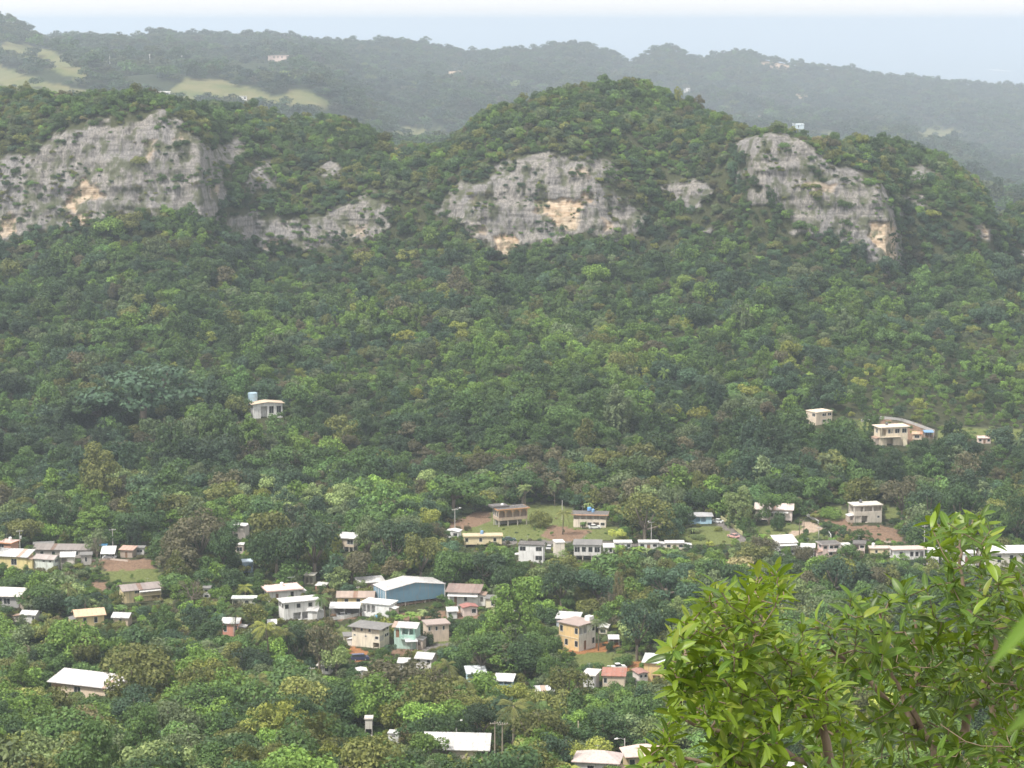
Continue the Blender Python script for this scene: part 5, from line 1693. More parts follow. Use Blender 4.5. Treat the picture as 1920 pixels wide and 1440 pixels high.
# far hills
house('large pinkish mansion standing alone on the far left hillside', 502, 541, 104, 119, 0, 26, ('ww.ww', '.www.'), '.', (.75, .58, .52), 'flat', (.72, .56, .5), 1., far=True, name='mansion', cat='house')
house('long white farmhouse at the foot of the far pastures', 287, 319, 173, 181, 0, 12, ('wwdw',), '.', WHITE, 'shed', OFFW, .8, far=True, name='farmhouse', cat='house')
house('small white house alone on the far hillside above the central dome', 1282, 1294, 165, 175, 0, 9, ('w.w',), '.', WHITE, 'flat', RWHITE, .5, far=True)
house('pale house below the rounded far pasture', 444, 463, 181, 189, 0, 10, ('w.w',), '.', WHITE, 'flat', OFFW, .6, far=True)
house('bluish white roofed barn at the foot of the far ridge', 1486, 1508, 233, 242, 0, 14, ('.w.',), '.', (.6, .7, .76), 'gablex', (.7, .78, .84), .6, far=True, name='barn', cat='barn')
for px, yt, yb, lb in ((206, 103, 120, 'leftmost of three tall pale masts on the far left hill'), (281, 101, 118, 'middle of three tall pale masts on the far left hill'), (341, 104, 118, 'rightmost of three tall pale masts on the far left hill')):
    x, y, z = farhit(px, yb)
    o = tag(empty('mast', (x, y, z)), lb, 'mast', 'masts on the far hill')
    MB().tube([(0, 0, -2), (0, 0, (yb - yt) * y / F)], [.55, .35], 8).build('shaft', plain('trim_paint', WHITE), o)
    MB().box(-1.6, 1.6, -.2, .2, (yb - yt) * y / F * .82, (yb - yt) * y / F * .86).build('crossarm', plain('trim_paint', WHITE), o)
    keep_rect(px - 2, yt, px + 2, yb, y - 5)

# walls, cars, poles
wallrun('white balustrade along the right side of the paved driveway', [(1512, 968), (1528, 978), (1544, 988), (1552, 1000), (1558, 1008)], 1.0, .18, WHITE, 'balustrade', 'balustrade', True)
wallrun('yellowish hedge wall beside the steep drive of the blue house', [(1352, 974), (1372, 988), (1392, 1004)], 1.2, .3, (.42, .40, .20), 'garden_wall')
wallrun('low pale kerb wall across the bare brown slope', [(1600, 1012), (1650, 1016), (1690, 1022)], .5, .2, (.6, .5, .42))
wallrun('thin white wall below the orange soil of the hamlet', [(170, 1052), (205, 1050), (240, 1054)], .5, .2, (.5, .42, .36))
car('dark green car parked at the right end of the long yellow house', 955, 1015, 4, (.04, .09, .08))
car('white car parked in front of the columned cream house', 1115, 992, 8, (.75, .75, .75))
car('red and white car climbing the steep drive of the blue house', 1375, 1009, 130, (.62, .35, .33))
car('white car beside the light blue arched house', 1344, 981, 150, (.7, .7, .7))
car('dark blue van standing on orange soil under the cream three-storey house', 675, 1238, 12, (.05, .06, .13), 'van', name='van')
car('white pickup truck above the rusty red roof of the lower row', 1157, 1256, 14, (.78, .77, .75), 'pickup truck', name='pickup_truck')
car('white car with a white sheet over its roof in the left hamlet', 205, 1048, 170, (.76, .76, .78))
car('silver car between the white house and the cream block house', 1030, 1030, 80, (.55, .55, .56))
car('white car under the long open carport', 645, 1158, 10, (.7, .7, .7))
x, y, z = hit(205, 1048)
o = tag(empty('tarpaulin', (x, y, z)), 'bright white sheet stretched above the parked car in the left hamlet', 'tarpaulin')
MB().prism([(-2.2, 2.1), (2.0, 3.9), (2.0, 3.95), (-2.2, 2.15)], -2.6, 2.2).build('sheet', plain('trim_paint', RWHITE, .6, .3, .05), o)
MB().prism([(2.05, 4.0), (3.6, 4.3), (3.6, 4.35), (2.05, 4.05)], -3.6, -1.).build('blue_sheet', plain('trim_paint', (.12, .36, .62), .6, .3, .05), o)
for a in (-2.5, 2.1):
    MB().box(a - .05, a + .05, 1.85, 1.95, -1, 3.85).build('post', METAL, o); MB().box(a - .05, a + .05, -2.15, -2.05, -1, 2.1).build('post', METAL, o)
PG = 'utility poles along the village lanes'
pole('wooden utility pole with crossarm and transformer right of the salmon red house', 38, 993, 1044, 1, 0, POLEC, box=True, group=PG)
pole('slim utility pole behind the white-sheeted car', 212, 992, 1040, 1, 0, POLEC, group=PG)
pole('utility pole with a lamp at the left edge of the grassy clearing', 853, 954, 1000, 1, 1, POLEC, group=PG)
pole('utility pole rising behind the right corner of the blue warehouse', 829, 1082, 1112, 2, 0, POLEC, Y=hit(829, 1140)[1] + 18, group=PG)
pole('pale utility pole with two crossarms above the lower left trees', 583, 1250, 1322, 2, 0, POLEC, group=PG)
pole('tall plain utility pole near the bottom centre', 1084, 1350, 1424, 0, 0, (plain('pole_pale', (.60, .52, .36))), group=PG)
pole('street lamp on a pole with a box above the bottom border', 1171, 1383, 1440, 0, -1, POLEC, name='street_lamp', cat='street lamp', box=True)
pole('street lamp behind the roof of the long white building', 856, 1351, 1392, 0, .6, POLEC, name='street_lamp', cat='street lamp', Y=hit(856, 1424)[1] + 14)
pole('tall utility pole seen left of the upright shrub sprig', 1732, 984, 1062, 1, 0, POLEC, group=PG)
pole('thin utility pole among trees right of the columned house', 1221, 978, 1024, 1, -.6, POLEC, group=PG)
pole('utility pole at the top of the lawn between two houses', 1054, 938, 975, 0, 0, POLEC, group=PG)
pole('short utility pole in front of the balustrade', 1535, 988, 1012, 1, 0, POLEC, group=PG)
pole('short television mast behind the pink-roofed white house', 546, 1080, 1104, 1, 0, METAL, Y=hit(530, 1130)[1] + 16, name='television_mast', cat='mast', r=.06)
for i, (px, yt, yb, lb) in enumerate([(928, 1350, 1430, 'weathered brown post, leftmost of four beside the bottom lawn'), (942, 1352, 1432, 'weathered brown post, second of four beside the bottom lawn'), (962, 1356, 1424, 'weathered brown post, third of four beside the bottom lawn'), (1002, 1330, 1420, 'tall brown trunk-like post, last of four beside the bottom lawn')]):
    pole(lb, px, yt, yb, 1 if i < 2 else 0, 0, POLEW, name='post', cat='post', r=.2, group='brown posts beside the bottom lawn')

a = Vector(hit(38, 1044)); b = Vector(hit(212, 1040)); a.z += 9.3 * a.y / 790; b.z += 9.0
o = tag(empty('power_line', a), 'thin sagging power lines between the two poles of the left hamlet', 'power line')
for k, dz in enumerate((0, -.5, -1.4)):
    for sx in (-.9, .9)[:2 if k == 0 else 1]:
        for p, q in ((a, b), (a, a + (a - b) * .5)):
            P = [(p.lerp(q, s / 10) - a) + Vector((0, sx, dz - 2.2 * (s / 10) * (1 - s / 10))) for s in range(11)]
            MB().tube([tuple(v) for v in P], .022, 4).build('wire', plain('wire_black', (.05, .05, .05), .6, .2, 0), o)

for (pa, pb, lb) in (((853, 1000, 9.), (1054, 975, 7.5), 'thin power line over the grassy clearing'), ((1535, 1012, 5.), (1732, 1062, 12.), 'thin power line along the right end of the lane')):
    a = Vector(hit(*pa[:2])); b = Vector(hit(*pb[:2])); a.z += pa[2]; b.z += pb[2]
    o = tag(empty('power_line', a), lb, 'power line')
    for dz in (0, -.6):
        P = [(a.lerp(b, s / 10) - a) + Vector((0, 0, dz - 3. * (s / 10) * (1 - s / 10))) for s in range(11)]
        MB().tube([tuple(v) for v in P], .03, 4).build('wire', plain('wire_black', (.05, .05, .05), .6, .2, 0), o)
# ================================================================ TREES OF THE VILLAGE (each its own object)
WORD = {'dark': 'dark green', 'deep': 'blackish green', 'mid': 'green', 'bright': 'bright green', 'olive': 'olive green', 'brown': 'brownish', 'grey': 'grey-green', 'yellow': 'yellow-green', 'tan': 'tan', 'bluish': 'bluish green', 'pale': 'pale green'}
FORM = {'round': 'leafy tree', 'clumpy': 'lumpy-crowned tree', 'flat': 'flat-topped spreading tree', 'column': 'creeper-draped tree', 'bush': 'rounded bush', 'palm': 'coconut palm', 'royal': 'slim palm', 'banana': 'banana plant', 'bamboo': 'feathery bamboo clump', 'bare': 'leafless tree'}
NAME = {'round': 'broadleaf_tree', 'clumpy': 'broadleaf_tree', 'flat': 'spreading_tree', 'column': 'creeper_tree', 'bush': 'bush', 'palm': 'coconut_palm', 'royal': 'slim_palm', 'banana': 'banana_plant', 'bamboo': 'bamboo_clump', 'bare': 'leafless_tree'}
CAT = {'bush': 'bush', 'palm': 'palm tree', 'royal': 'palm tree', 'banana': 'banana plant', 'bamboo': 'bamboo'}
GROUP = {'round': 'broadleaf trees among the houses', 'clumpy': 'broadleaf trees among the houses', 'flat': 'flat-topped spreading trees', 'column': 'trees draped with creepers', 'bush': 'rounded bushes', 'palm': 'coconut palms', 'royal': 'slim palms', 'banana': 'banana plants', 'bamboo': 'bamboo clumps', 'bare': 'leafless trees'}
RNG = np.random.default_rng(2024)
SET = {'palm': PALMS, 'royal': ROYAL, 'banana': BAN, 'bare': BARE_}
for k in ('round', 'clumpy', 'flat', 'column', 'bush', 'bamboo'): SET[k] = PROT['near', k]
SIZE = {'round': (10, 8.5), 'clumpy': (10, 9.), 'flat': (10, 7.2), 'column': (9, 15.), 'bush': (10, 4.7), 'bamboo': (9.5, 10.5), 'palm': (6.5, 10.5), 'royal': (2.6, 10.2), 'banana': (5, 5.2), 'bare': (8, 10.5)}
PLACED = []


def plant(kind, x, y, z, sx, sz, tint, colname):
    pr = SET[kind]
    p = pr[int(RNG.integers(0, len(pr)))]
    root = empty(NAME[kind], (x, y, z), float(RNG.uniform(0, 6.28)))
    root.scale = (sx, sx, sz)
    c = link('twigs' if kind == 'bare' else 'crown', p[0], root)
    c['tint'] = [float(q) for q in tint]
    if kind == 'banana': p1 = link('stem', p[1], root); p1['tint'] = [.12, .13, .06]
    else: p1 = link('trunk', p[1], root)
    if len(p) > 2:
        r = link('frond_rib', p[2], root); r['tint'] = [.16, .15, .07]
    px, py = pix_of(x, y, z)
    tag(root, None, CAT.get(kind, 'tree'), GROUP[kind])
    PLACED.append((root, kind, colname, float(px), float(py), y, sz * SIZE[kind][1] * F / y, sx * SIZE[kind][0] * F / y))
    return root


def hand(px, yt, yb, wpx, kind, col):
    x, y, z = hit(px, yb)
    m_ = y / F
    W, H = SIZE[kind]
    sz = (yb - yt) * m_ / H; sx = wpx * m_ / W
    t_ = np.array(TINT[col]) * RNG.lognormal(.14, .12)
    FOOTPRINT.append((x, y, wpx * m_ * .14))
    return plant(kind, x, y, z - .2, sx, sz, t_, col)


HAND = [
    (270, 668, 812, 250, 'flat', 'bluish'), (185, 712, 815, 150, 'flat', 'dark'), (850, 880, 968, 120, 'flat', 'mid'), (980, 880, 950, 90, 'round', 'dark'),
    (375, 952, 1072, 135, 'clumpy', 'brown'), (325, 985, 1068, 70, 'round', 'brown'), (420, 985, 1082, 75, 'round', 'dark'), (520, 962, 1090, 120, 'round', 'dark'), (590, 955, 1092, 130, 'clumpy', 'deep'),
    (660, 1030, 1100, 80, 'round', 'brown'), (178, 942, 1022, 92, 'column', 'bright'), (110, 930, 1010, 90, 'round', 'dark'), (30, 950, 1010, 90, 'round', 'deep'), (260, 950, 1020, 90, 'round', 'dark'),
    (735, 968, 1082, 120, 'round', 'deep'), (690, 965, 1060, 70, 'clumpy', 'grey'), (790, 995, 1100, 95, 'clumpy', 'olive'), (850, 1022, 1108, 95, 'round', 'mid'), (905, 1030, 1105, 90, 'round', 'deep'), (960, 1058, 1125, 80, 'round', 'dark'),
    (1052, 1050, 1150, 95, 'clumpy', 'deep'), (1120, 1058, 1150, 90, 'round', 'bluish'), (1210, 912, 1022, 130, 'clumpy', 'olive'), (1265, 905, 985, 65, 'round', 'grey'), (1385, 898, 990, 62, 'column', 'pale'), (1320, 900, 965, 70, 'round', 'dark'),
    (1442, 920, 985, 60, 'round', 'mid'), (1459, 958, 996, 36, 'bush', 'dark'), (1160, 1060, 1160, 26, 'column', 'tan'), (1250, 1050, 1150, 130, 'flat', 'bluish'), (1350, 1040, 1130, 110, 'flat', 'dark'), (1430, 1000, 1062, 70, 'clumpy', 'brown'), (1508, 1010, 1070, 50, 'round', 'brown'), (1588, 1018, 1070, 55, 'round', 'mid'),
    (1740, 900, 1000, 110, 'clumpy', 'deep'), (1870, 940, 1030, 70, 'round', 'mid'), (1800, 900, 1020, 110, 'round', 'dark'), (1690, 890, 980, 90, 'clumpy', 'brown'), (1905, 900, 1030, 80, 'clumpy', 'dark'),
    (600, 1148, 1265, 88, 'clumpy', 'brown'), (560, 1168, 1262, 80, 'round', 'deep'), (460, 1215, 1275, 110, 'round', 'deep'), (735, 1222, 1345, 175, 'clumpy', 'brown'), (790, 1262, 1352, 90, 'round', 'olive'), (700, 1262, 1352, 80, 'round', 'mid'),
    (905, 1178, 1272, 130, 'clumpy', 'mid'), (985, 1186, 1275, 110, 'round', 'dark'), (1030, 1180, 1262, 60, 'round', 'mid'), (880, 1150, 1215, 60, 'round', 'mid'), (1065, 1238, 1330, 110, 'clumpy', 'olive'), (1195, 1118, 1240, 100, 'clumpy', 'bluish'), (1250, 1130, 1232, 90, 'round', 'dark'), (1130, 1310, 1420, 150, 'clumpy', 'dark'), (1215, 1285, 1400, 120, 'round', 'mid'), (1160, 1270, 1340, 80, 'clumpy', 'mid'),
    (255, 1202, 1335, 160, 'round', 'olive'), (390, 1248, 1345, 110, 'round', 'dark'), (340, 1268, 1350, 90, 'clumpy', 'bright'), (120, 1215, 1278, 90, 'flat', 'mid'), (40, 1225, 1300, 100, 'round', 'olive'), (180, 1304, 1395, 150, 'clumpy', 'bright'), (270, 1310, 1400, 110, 'clumpy', 'mid'), (30, 1290, 1400, 130, 'clumpy', 'bright'),
    (85, 1385, 1500, 190, 'round', 'olive'), (230, 1362, 1480, 190, 'clumpy', 'grey'), (340, 1360, 1470, 150, 'clumpy', 'grey'), (400, 1385, 1490, 150, 'round', 'mid'), (20, 1330, 1440, 110, 'round', 'dark'), (455, 1345, 1440, 90, 'clumpy', 'olive'),
    (515, 1308, 1440, 135, 'bamboo', 'yellow'), (590, 1345, 1480, 150, 'bamboo', 'olive'), (480, 1390, 1510, 150, 'bamboo', 'olive'), (640, 1385, 1500, 120, 'bamboo', 'yellow'), (1025, 1360, 1450, 80, 'bamboo', 'bright'),
    (535, 1240, 1330, 180, 'flat', 'mid'), (640, 1298, 1370, 160, 'flat', 'bright'), (860, 1290, 1372, 120, 'clumpy', 'olive'), (960, 1268, 1350, 90, 'round', 'yellow'), (820, 1345, 1400, 90, 'clumpy', 'mid'), (740, 1395, 1460, 100, 'clumpy', 'bright'), (820, 1405, 1470, 90, 'round', 'mid'), (960, 1320, 1410, 100, 'clumpy', 'dark'),
    (1010, 1420, 1490, 90, 'banana', 'bright'), (1060, 1415, 1480, 70, 'banana', 'yellow'), (960, 1425, 1490, 70, 'banana', 'bright'), (880, 1440, 1490, 60, 'banana', 'bright'),
    (630, 1205, 1270, 75, 'clumpy', 'pale'), (700, 1285, 1330, 60, 'round', 'dark'), (1260, 1290, 1390, 100, 'clumpy', 'olive'), (80, 1085, 1150, 110, 'clumpy', 'mid'), (30, 1070, 1118, 80, 'round', 'mid'), (330, 1175, 1235, 70, 'round', 'bluish'), (290, 1180, 1240, 50, 'clumpy', 'dark'), (190, 1178, 1222, 50, 'round', 'deep'),
    (360, 1072, 1148, 62, 'bare', 'tan'), (1150, 1095, 1160, 40, 'bare', 'tan'), (375, 1228, 1270, 60, 'bare', 'tan'), (182, 995, 1062, 34, 'bare', 'tan'), (346, 1165, 1225, 40, 'bare', 'tan'),
    (1055, 952, 1003, 42, 'palm', 'olive'), (1122, 1156, 1222, 40, 'palm', 'grey'), (480, 1258, 1345, 75, 'palm', 'olive'), (128, 1068, 1152, 46, 'palm', 'olive'), (160, 1098, 1165, 40, 'palm', 'dark'), (985, 903, 955, 34, 'palm', 'pale'), (460, 1082, 1130, 48, 'palm', 'yellow'), (505, 1165, 1262, 62, 'palm', 'yellow'), (545, 1178, 1262, 52, 'palm', 'olive'), (392, 1180, 1252, 60, 'palm', 'grey'), (852, 1240, 1322, 56, 'palm', 'olive'), (885, 1272, 1346, 56, 'palm', 'olive'), (1012, 1302, 1412, 72, 'palm', 'mid'), (965, 1322, 1425, 76, 'palm', 'olive'), (440, 1135, 1200, 50, 'palm', 'mid'), (610, 1118, 1166, 44, 'palm', 'mid'), (430, 1200, 1262, 56, 'palm', 'grey'), (1240, 1155, 1230, 40, 'palm', 'grey'), (930, 1172, 1240, 50, 'palm', 'mid'), (1040, 905, 950, 30, 'palm', 'mid'),
    (1499, 968, 1004, 12, 'royal', 'dark'), (1507, 969, 1004, 12, 'royal', 'dark'), (1478, 990, 1008, 9, 'royal', 'dark'),
    (1056, 1128, 1160, 34, 'banana', 'bright'), (1105, 934, 962, 26, 'banana', 'pale'), (722, 1060, 1092, 30, 'banana', 'bright'), (770, 1138, 1168, 40, 'banana', 'bright'), (790, 1136, 1166, 36, 'banana', 'pale'), (750, 1146, 1170, 30, 'banana', 'bright'), (1160, 1012, 1044, 36, 'banana', 'bright'), (1190, 1018, 1046, 36, 'banana', 'bright'), (1215, 1020, 1048, 34, 'banana', 'pale'), (1240, 1022, 1050, 36, 'banana', 'bright'), (1265, 1020, 1048, 34, 'banana', 'mid'), (925, 1136, 1160, 30, 'banana', 'pale'), (225, 1126, 1152, 34, 'banana', 'mid'), (205, 1130, 1156, 34, 'banana', 'bright'), (940, 1018, 1040, 30, 'banana', 'bright'), (1130, 1040, 1062, 26, 'banana', 'mid'), (700, 1400, 1440, 50, 'banana', 'bright'), (660, 1410, 1450, 50, 'banana', 'pale'), (1300, 985, 1003, 28, 'banana', 'pale'), (1096, 972, 992, 20, 'banana', 'mid'), (178, 985, 1030, 30, 'banana', 'bright'),
    (1013, 955, 990, 50, 'bush', 'olive'), (1090, 1008, 1020, 30, 'bush', 'mid'), (876, 984, 996, 16, 'bush', 'brown'), (858, 984, 996, 14, 'bush', 'brown'), (1347, 986, 996, 18, 'bush', 'yellow'), (1310, 1000, 1012, 34, 'bush', 'pale'), (1545, 990, 1002, 24, 'bush', 'dark'), (1555, 950, 972, 60, 'bush', 'bright'), (1170, 1225, 1250, 50, 'bush', 'mid'), (1112, 1240, 1256, 50, 'bush', 'mid'), (800, 1182, 1210, 34, 'bush', 'dark'), (1143, 1200, 1222, 18, 'bush', 'dark'), (718, 1212, 1232, 30, 'bush', 'mid'), (770, 1196, 1212, 24, 'bush', 'olive'),
]


def fill_village():
    rng = np.random.default_rng(55)
    x, y = grid_pts(rng, -.31, .31, 372, 885, 6.8)
    z = ground(x, y)
    px, py = pix_of(x, y, z)
    n = len(x)
    sc = rng.lognormal(-.12, .30, n) * np.where(y < 560, 1.12, .95)
    sc = np.clip(sc, .35, 1.7)
    bl = blocked_patch(px, py)
    kinds = rng.choice(['round', 'clumpy', 'flat', 'column'], n, p=[.42, .44, .11, .03])
    W = hill_weights(px, py, x, y)
    j = {k: i for i, k in enumerate(TN)}
    W[:] = .05
    for k, v in dict(dark=1.1, deep=.5, mid=1.5, bright=.9, olive=.6, brown=.35, grey=.8, bluish=.5, pale=.5, yellow=.2).items(): W[:, j[k]] = v
    lowp = np.clip((py - 1260) / 80, 0, 1)
    for k, v in dict(bright=1.1, olive=1.0, yellow=.25, mid=.9).items(): W[:, j[k]] += v * lowp
    W[:, j['deep']] *= 1 - .7 * lowp
    ti = pick_tints(rng, x, y, W, 22.)
    out = []
    for i in np.argsort(y):
        if bl[i]: continue
        s = sc[i]; kd = kinds[i]
        for s2, k2 in ((s, kd), (s * .68, kd if kd != 'column' else 'round'), (s * .42, 'round'), (.26, 'bush')):
            Wd, H = SIZE[k2]
            if on_footprint(x[i], y[i], 2.2 * s2): continue
            if hides(x[i], y[i], z[i], Wd * s2, H * s2 * (1.0), .05): continue
            out.append((i, s2, k2)); break
    big = sorted(((SIZE[k][0] * s * SIZE[k][1] * s / y[i] ** 2, q) for q, (i, s, k) in enumerate(out) if -20 < px[i] < 1940 and py[i] - SIZE[k][1] * s * F / y[i] < 1425), reverse=True)
    have = {}
    for p in PLACED: have[NAME[p[1]]] = have.get(NAME[p[1]], 0) + 1
    solo = set()
    for a, q in big:
        k = NAME[out[q][2]]
        if have.get(k, 0) < (296 if k == 'broadleaf_tree' else 60):
            have[k] = have.get(k, 0) + 1; solo.add(q)
    rest = []
    for q, (i, s, k) in enumerate(out):
        tn = TARR[ti[i]] * rng.lognormal(.16, .24)
        if q in solo:
            plant(k, x[i], y[i], z[i] - .3, s * rng.uniform(.92, 1.12), s * rng.uniform(.88, 1.15), tn, TN[ti[i]])
        else: rest.append((i, s, k, tn))
    kk = ['round', 'clumpy', 'flat', 'column', 'bush']
    base, prot = {}, []
    for k in kk: base[k] = len(prot); prot += [c for c, _ in PROT['mid', k]]
    I = np.array([r[0] for r in rest]); S = np.array([r[1] for r in rest])
    pk = np.array([base[r[2]] + int(rng.integers(0, len(PROT['mid', r[2]]))) for r in rest])
    m_ = len(rest)
    scatter_object('village_trees', np.stack([x[I], y[I], z[I] - .3], 1), np.stack([0 * S, 0 * S, rng.uniform(0, 6.28, m_)], 1), S[:, None] * rng.uniform(.88, 1.15, (m_, 3)), pk, np.array([r[3] for r in rest]), prot, 'smaller trees filling the gaps between the houses and larger trees')
    print('solo', have, 'rest', m_)
    # --- undergrowth
    x, y = grid_pts(rng, -.30, .30, 372, 900, 2.9)
    z = ground(x, y); px, py = pix_of(x, y, z)
    bl = blocked_patch(px, py)
    n = len(x)
    k = np.zeros(n, bool)
    sc = rng.lognormal(-1.35, .35, n); sc = np.clip(sc, .1, .5)
    for i in range(n):
        if bl[i]:
            if rng.random() > .09: continue
            sc[i] = min(sc[i], rng.uniform(.07, .17))
        if on_footprint(x[i], y[i], .4 + 3 * sc[i]): continue
        if hides(x[i], y[i], z[i], 10 * sc[i], 4.6 * sc[i], .2):
            sc[i] *= .4
            if hides(x[i], y[i], z[i], 10 * sc[i], 4.6 * sc[i], .3): continue
        k[i] = True
    x, y, z, sc = x[k], y[k], z[k], sc[k]; n = len(x)
    W = np.zeros((n, len(TN))) + .03
    for kk_, v in dict(mid=1.2, bright=1., olive=.9, grey=.6, yellow=.25, dark=.6, brown=.25, tan=.2).items(): W[:, j[kk_]] = v
    ti = pick_tints(rng, x, y, W, 14.)
    scatter_object('undergrowth', np.stack([x, y, z - .1], 1), np.stack([0 * x, 0 * x, rng.uniform(0, 6.28, n)], 1), sc[:, None] * rng.uniform(.8, 1.25, (n, 3)), rng.integers(0, 4, n), TARR[ti] * rng.lognormal(.15, .25, (n, 1)), [c for c, _ in PROT['mid', 'bush']] + [PROT['mid', 'clumpy'][0][0], PROT['mid', 'round'][0][0]], 'tangled low bushes and weeds covering the ground between houses and trees')
    print('undergrowth', n)


def clip_words(s, n): return ' '.join(s.split()[:n])


def label_trees():
    land = []
    for s, a, b, y, h in LAND:
        s = s.split(',')[0]
        if not s.startswith('the '): s = 'the ' + s
        land.append((s, a, b - h / 2, y))
    used = {}
    items = []
    for root, kind, col, px, py, y, hp, wp in PLACED:
        cx, cy = px, py - hp / 2
        size = 'huge' if hp * wp > 14000 else 'large' if hp * wp > 7000 else 'small' if hp * wp < 2200 else ''
        words = 'bare pale' if kind == 'bare' else WORD[col]
        base = ' '.join(q for q in (size, words, FORM[kind]) if q)
        best = sorted(land, key=lambda l: math.hypot((l[1] - cx), (l[2] - cy) * 1.5))[:4]
        opts = []
        for s, a, b, ly in best:
            dx, dy = cx - a, cy - b
            if abs(dx) > abs(dy) * .9: rel = 'left of' if dx < 0 else 'right of'
            else: rel = 'in front of' if dy > 0 else 'behind'
            lb = f'{base} {rel} {s}'
            if len(lb.split()) <= 13: opts.append((lb, math.hypot(dx, dy)))
        if not opts: opts = [(f'{base} {rel} {clip_words(s, 5)}', 1)]
        pick = min(opts[:3], key=lambda o: (used.get(o[0], 0), o[1]))
        used[pick[0]] = used.get(pick[0], 0) + 1
        items.append((pick[0], pick[1], root))
    order = ['closest', 'second closest', 'third closest', 'fourth closest', 'fifth closest', 'sixth closest', 'seventh closest', 'eighth closest']
    by = {}
    for it in items: by.setdefault(it[0], []).append(it)
    for lb, l in by.items():
        l.sort(key=lambda q: q[1])
        for i, (_, d, root) in enumerate(l):
            root['label'] = lb if len(l) == 1 else f'{order[min(i, 7)]} {lb}'


for kd_, poly in PATCH:
    cx_, cy_ = sum(p[0] for p in poly) / len(poly), max(p[1] for p in poly)
    if 835 < cy_ < 1440 or kd_ == SOIL: keep_poly(poly, hit(cx_, cy_)[1] + 4)
for a in HAND: hand(*a)
fill_village()
make_woods()
label_trees()
# ================================================================ THE SHRUBS IN FRONT
def shrub_leaf_mat(name, col, tip):
    m, t = newmat(name)
    n = noise(t, objco(t, (30, 30, 30)), 1., 3)
    g = N(t, 'ShaderNodeObjectInfo')
    h = N(t, 'ShaderNodeHueSaturation')
    t.links.new(mixc(t, ramp(t, n, .3, .7), col, tip), h.inputs['Color'])
    t.links.new(ramp(t, g.outputs['Random'], 0, 1, .8, 1.2), h.inputs['Value'])
    rb = attr(t, 'rib')
    bl = noise(t, objco(t, (9, 9, 9)), 1., 3)
    c = mixc(t, ramp(t, rb.outputs['Fac'], .8, .97, 0, .55), h.outputs[0], (.22, .30, .08))
    c = mixc(t, ramp(t, bl, .68, .76, 0, .6), c, (.16, .13, .04))
    p = N(t, 'ShaderNodeBsdfPrincipled'); p.inputs['Roughness'].default_value = .42; p.inputs['Specular IOR Level'].default_value = .45
    t.links.new(c, p.inputs['Base Color'])
    tr = N(t, 'ShaderNodeBsdfTranslucent'); t.links.new(mixc(t, .55, c, (.22, .30, .015)), tr.inputs[0])
    mx = N(t, 'ShaderNodeMixShader'); mx.inputs[0].default_value = .42
    t.links.new(p.outputs[0], mx.inputs[1]); t.links.new(tr.outputs[0], mx.inputs[2])
    t.links.new(mx.outputs[0], N(t, 'ShaderNodeOutputMaterial').inputs[0])
    return m


LM = [shrub_leaf_mat('shrub_leaf_dark', (.042, .088, .014), (.058, .11, .018)), shrub_leaf_mat('shrub_leaf_green', (.072, .145, .016), (.095, .175, .022)), shrub_leaf_mat('shrub_leaf_light', (.15, .24, .018), (.19, .27, .025)), shrub_leaf_mat('shrub_leaf_young', (.20, .27, .03), (.27, .30, .05))]
m, t = newmat('shrub_bark'); nb = noise(t, objco(t, (40, 40, 12)), 1., 4)
finish(t, mixc(t, nb, (.10, .07, .045), (.27, .21, .15)), .85, .15, nb, .4, .004)
SBARK = m


def leaf_geo(seed, L=1., w=.36):
    """a folded, arching elliptic leaf along +x with its upper side towards +z"""
    r = random.Random(seed)
    k = 7
    bend = r.uniform(.05, .30); fold = r.uniform(.12, .42); tw = r.uniform(-.25, .25)
    V = []
    for i in range(k + 1):
        s = i / k
        x = L * s; z = -bend * L * s * s + .03 * L * math.sin(s * 5)
        wd = w * L * .5 * (math.sin(math.pi * min(s * .96 + .02, 1)) ** .8) * (1 - .25 * (1 - s))
        if i == 0: wd = .012 * L
        if i == k: wd = .004 * L
        a = tw * s
        V += [(x, -wd * math.cos(a), z + wd * fold - wd * math.sin(a)), (x, 0, z), (x, wd * math.cos(a), z + wd * fold + wd * math.sin(a))]
    Fc = []
    for i in range(k):
        for j in range(2):
            a = i * 3 + j
            Fc.append((a, a + 3, a + 4, a + 1))
    return np.array(V), np.array(Fc)


LG = [leaf_geo(i, 1., .30 + .03 * (i % 4)) for i in range(7)]
RIB = np.tile([0., 1., 0.], 8)
LEAFM = [[npmesh('leaf', v, f, mt, True, {'rib': RIB}) for mt in LM] for v, f in LG]


def wpt(px, py, Y):
    u, t = uv_of(px, py)
    return Vector((float(u * Y), float(Y), float(CAMZ + t * Y)))


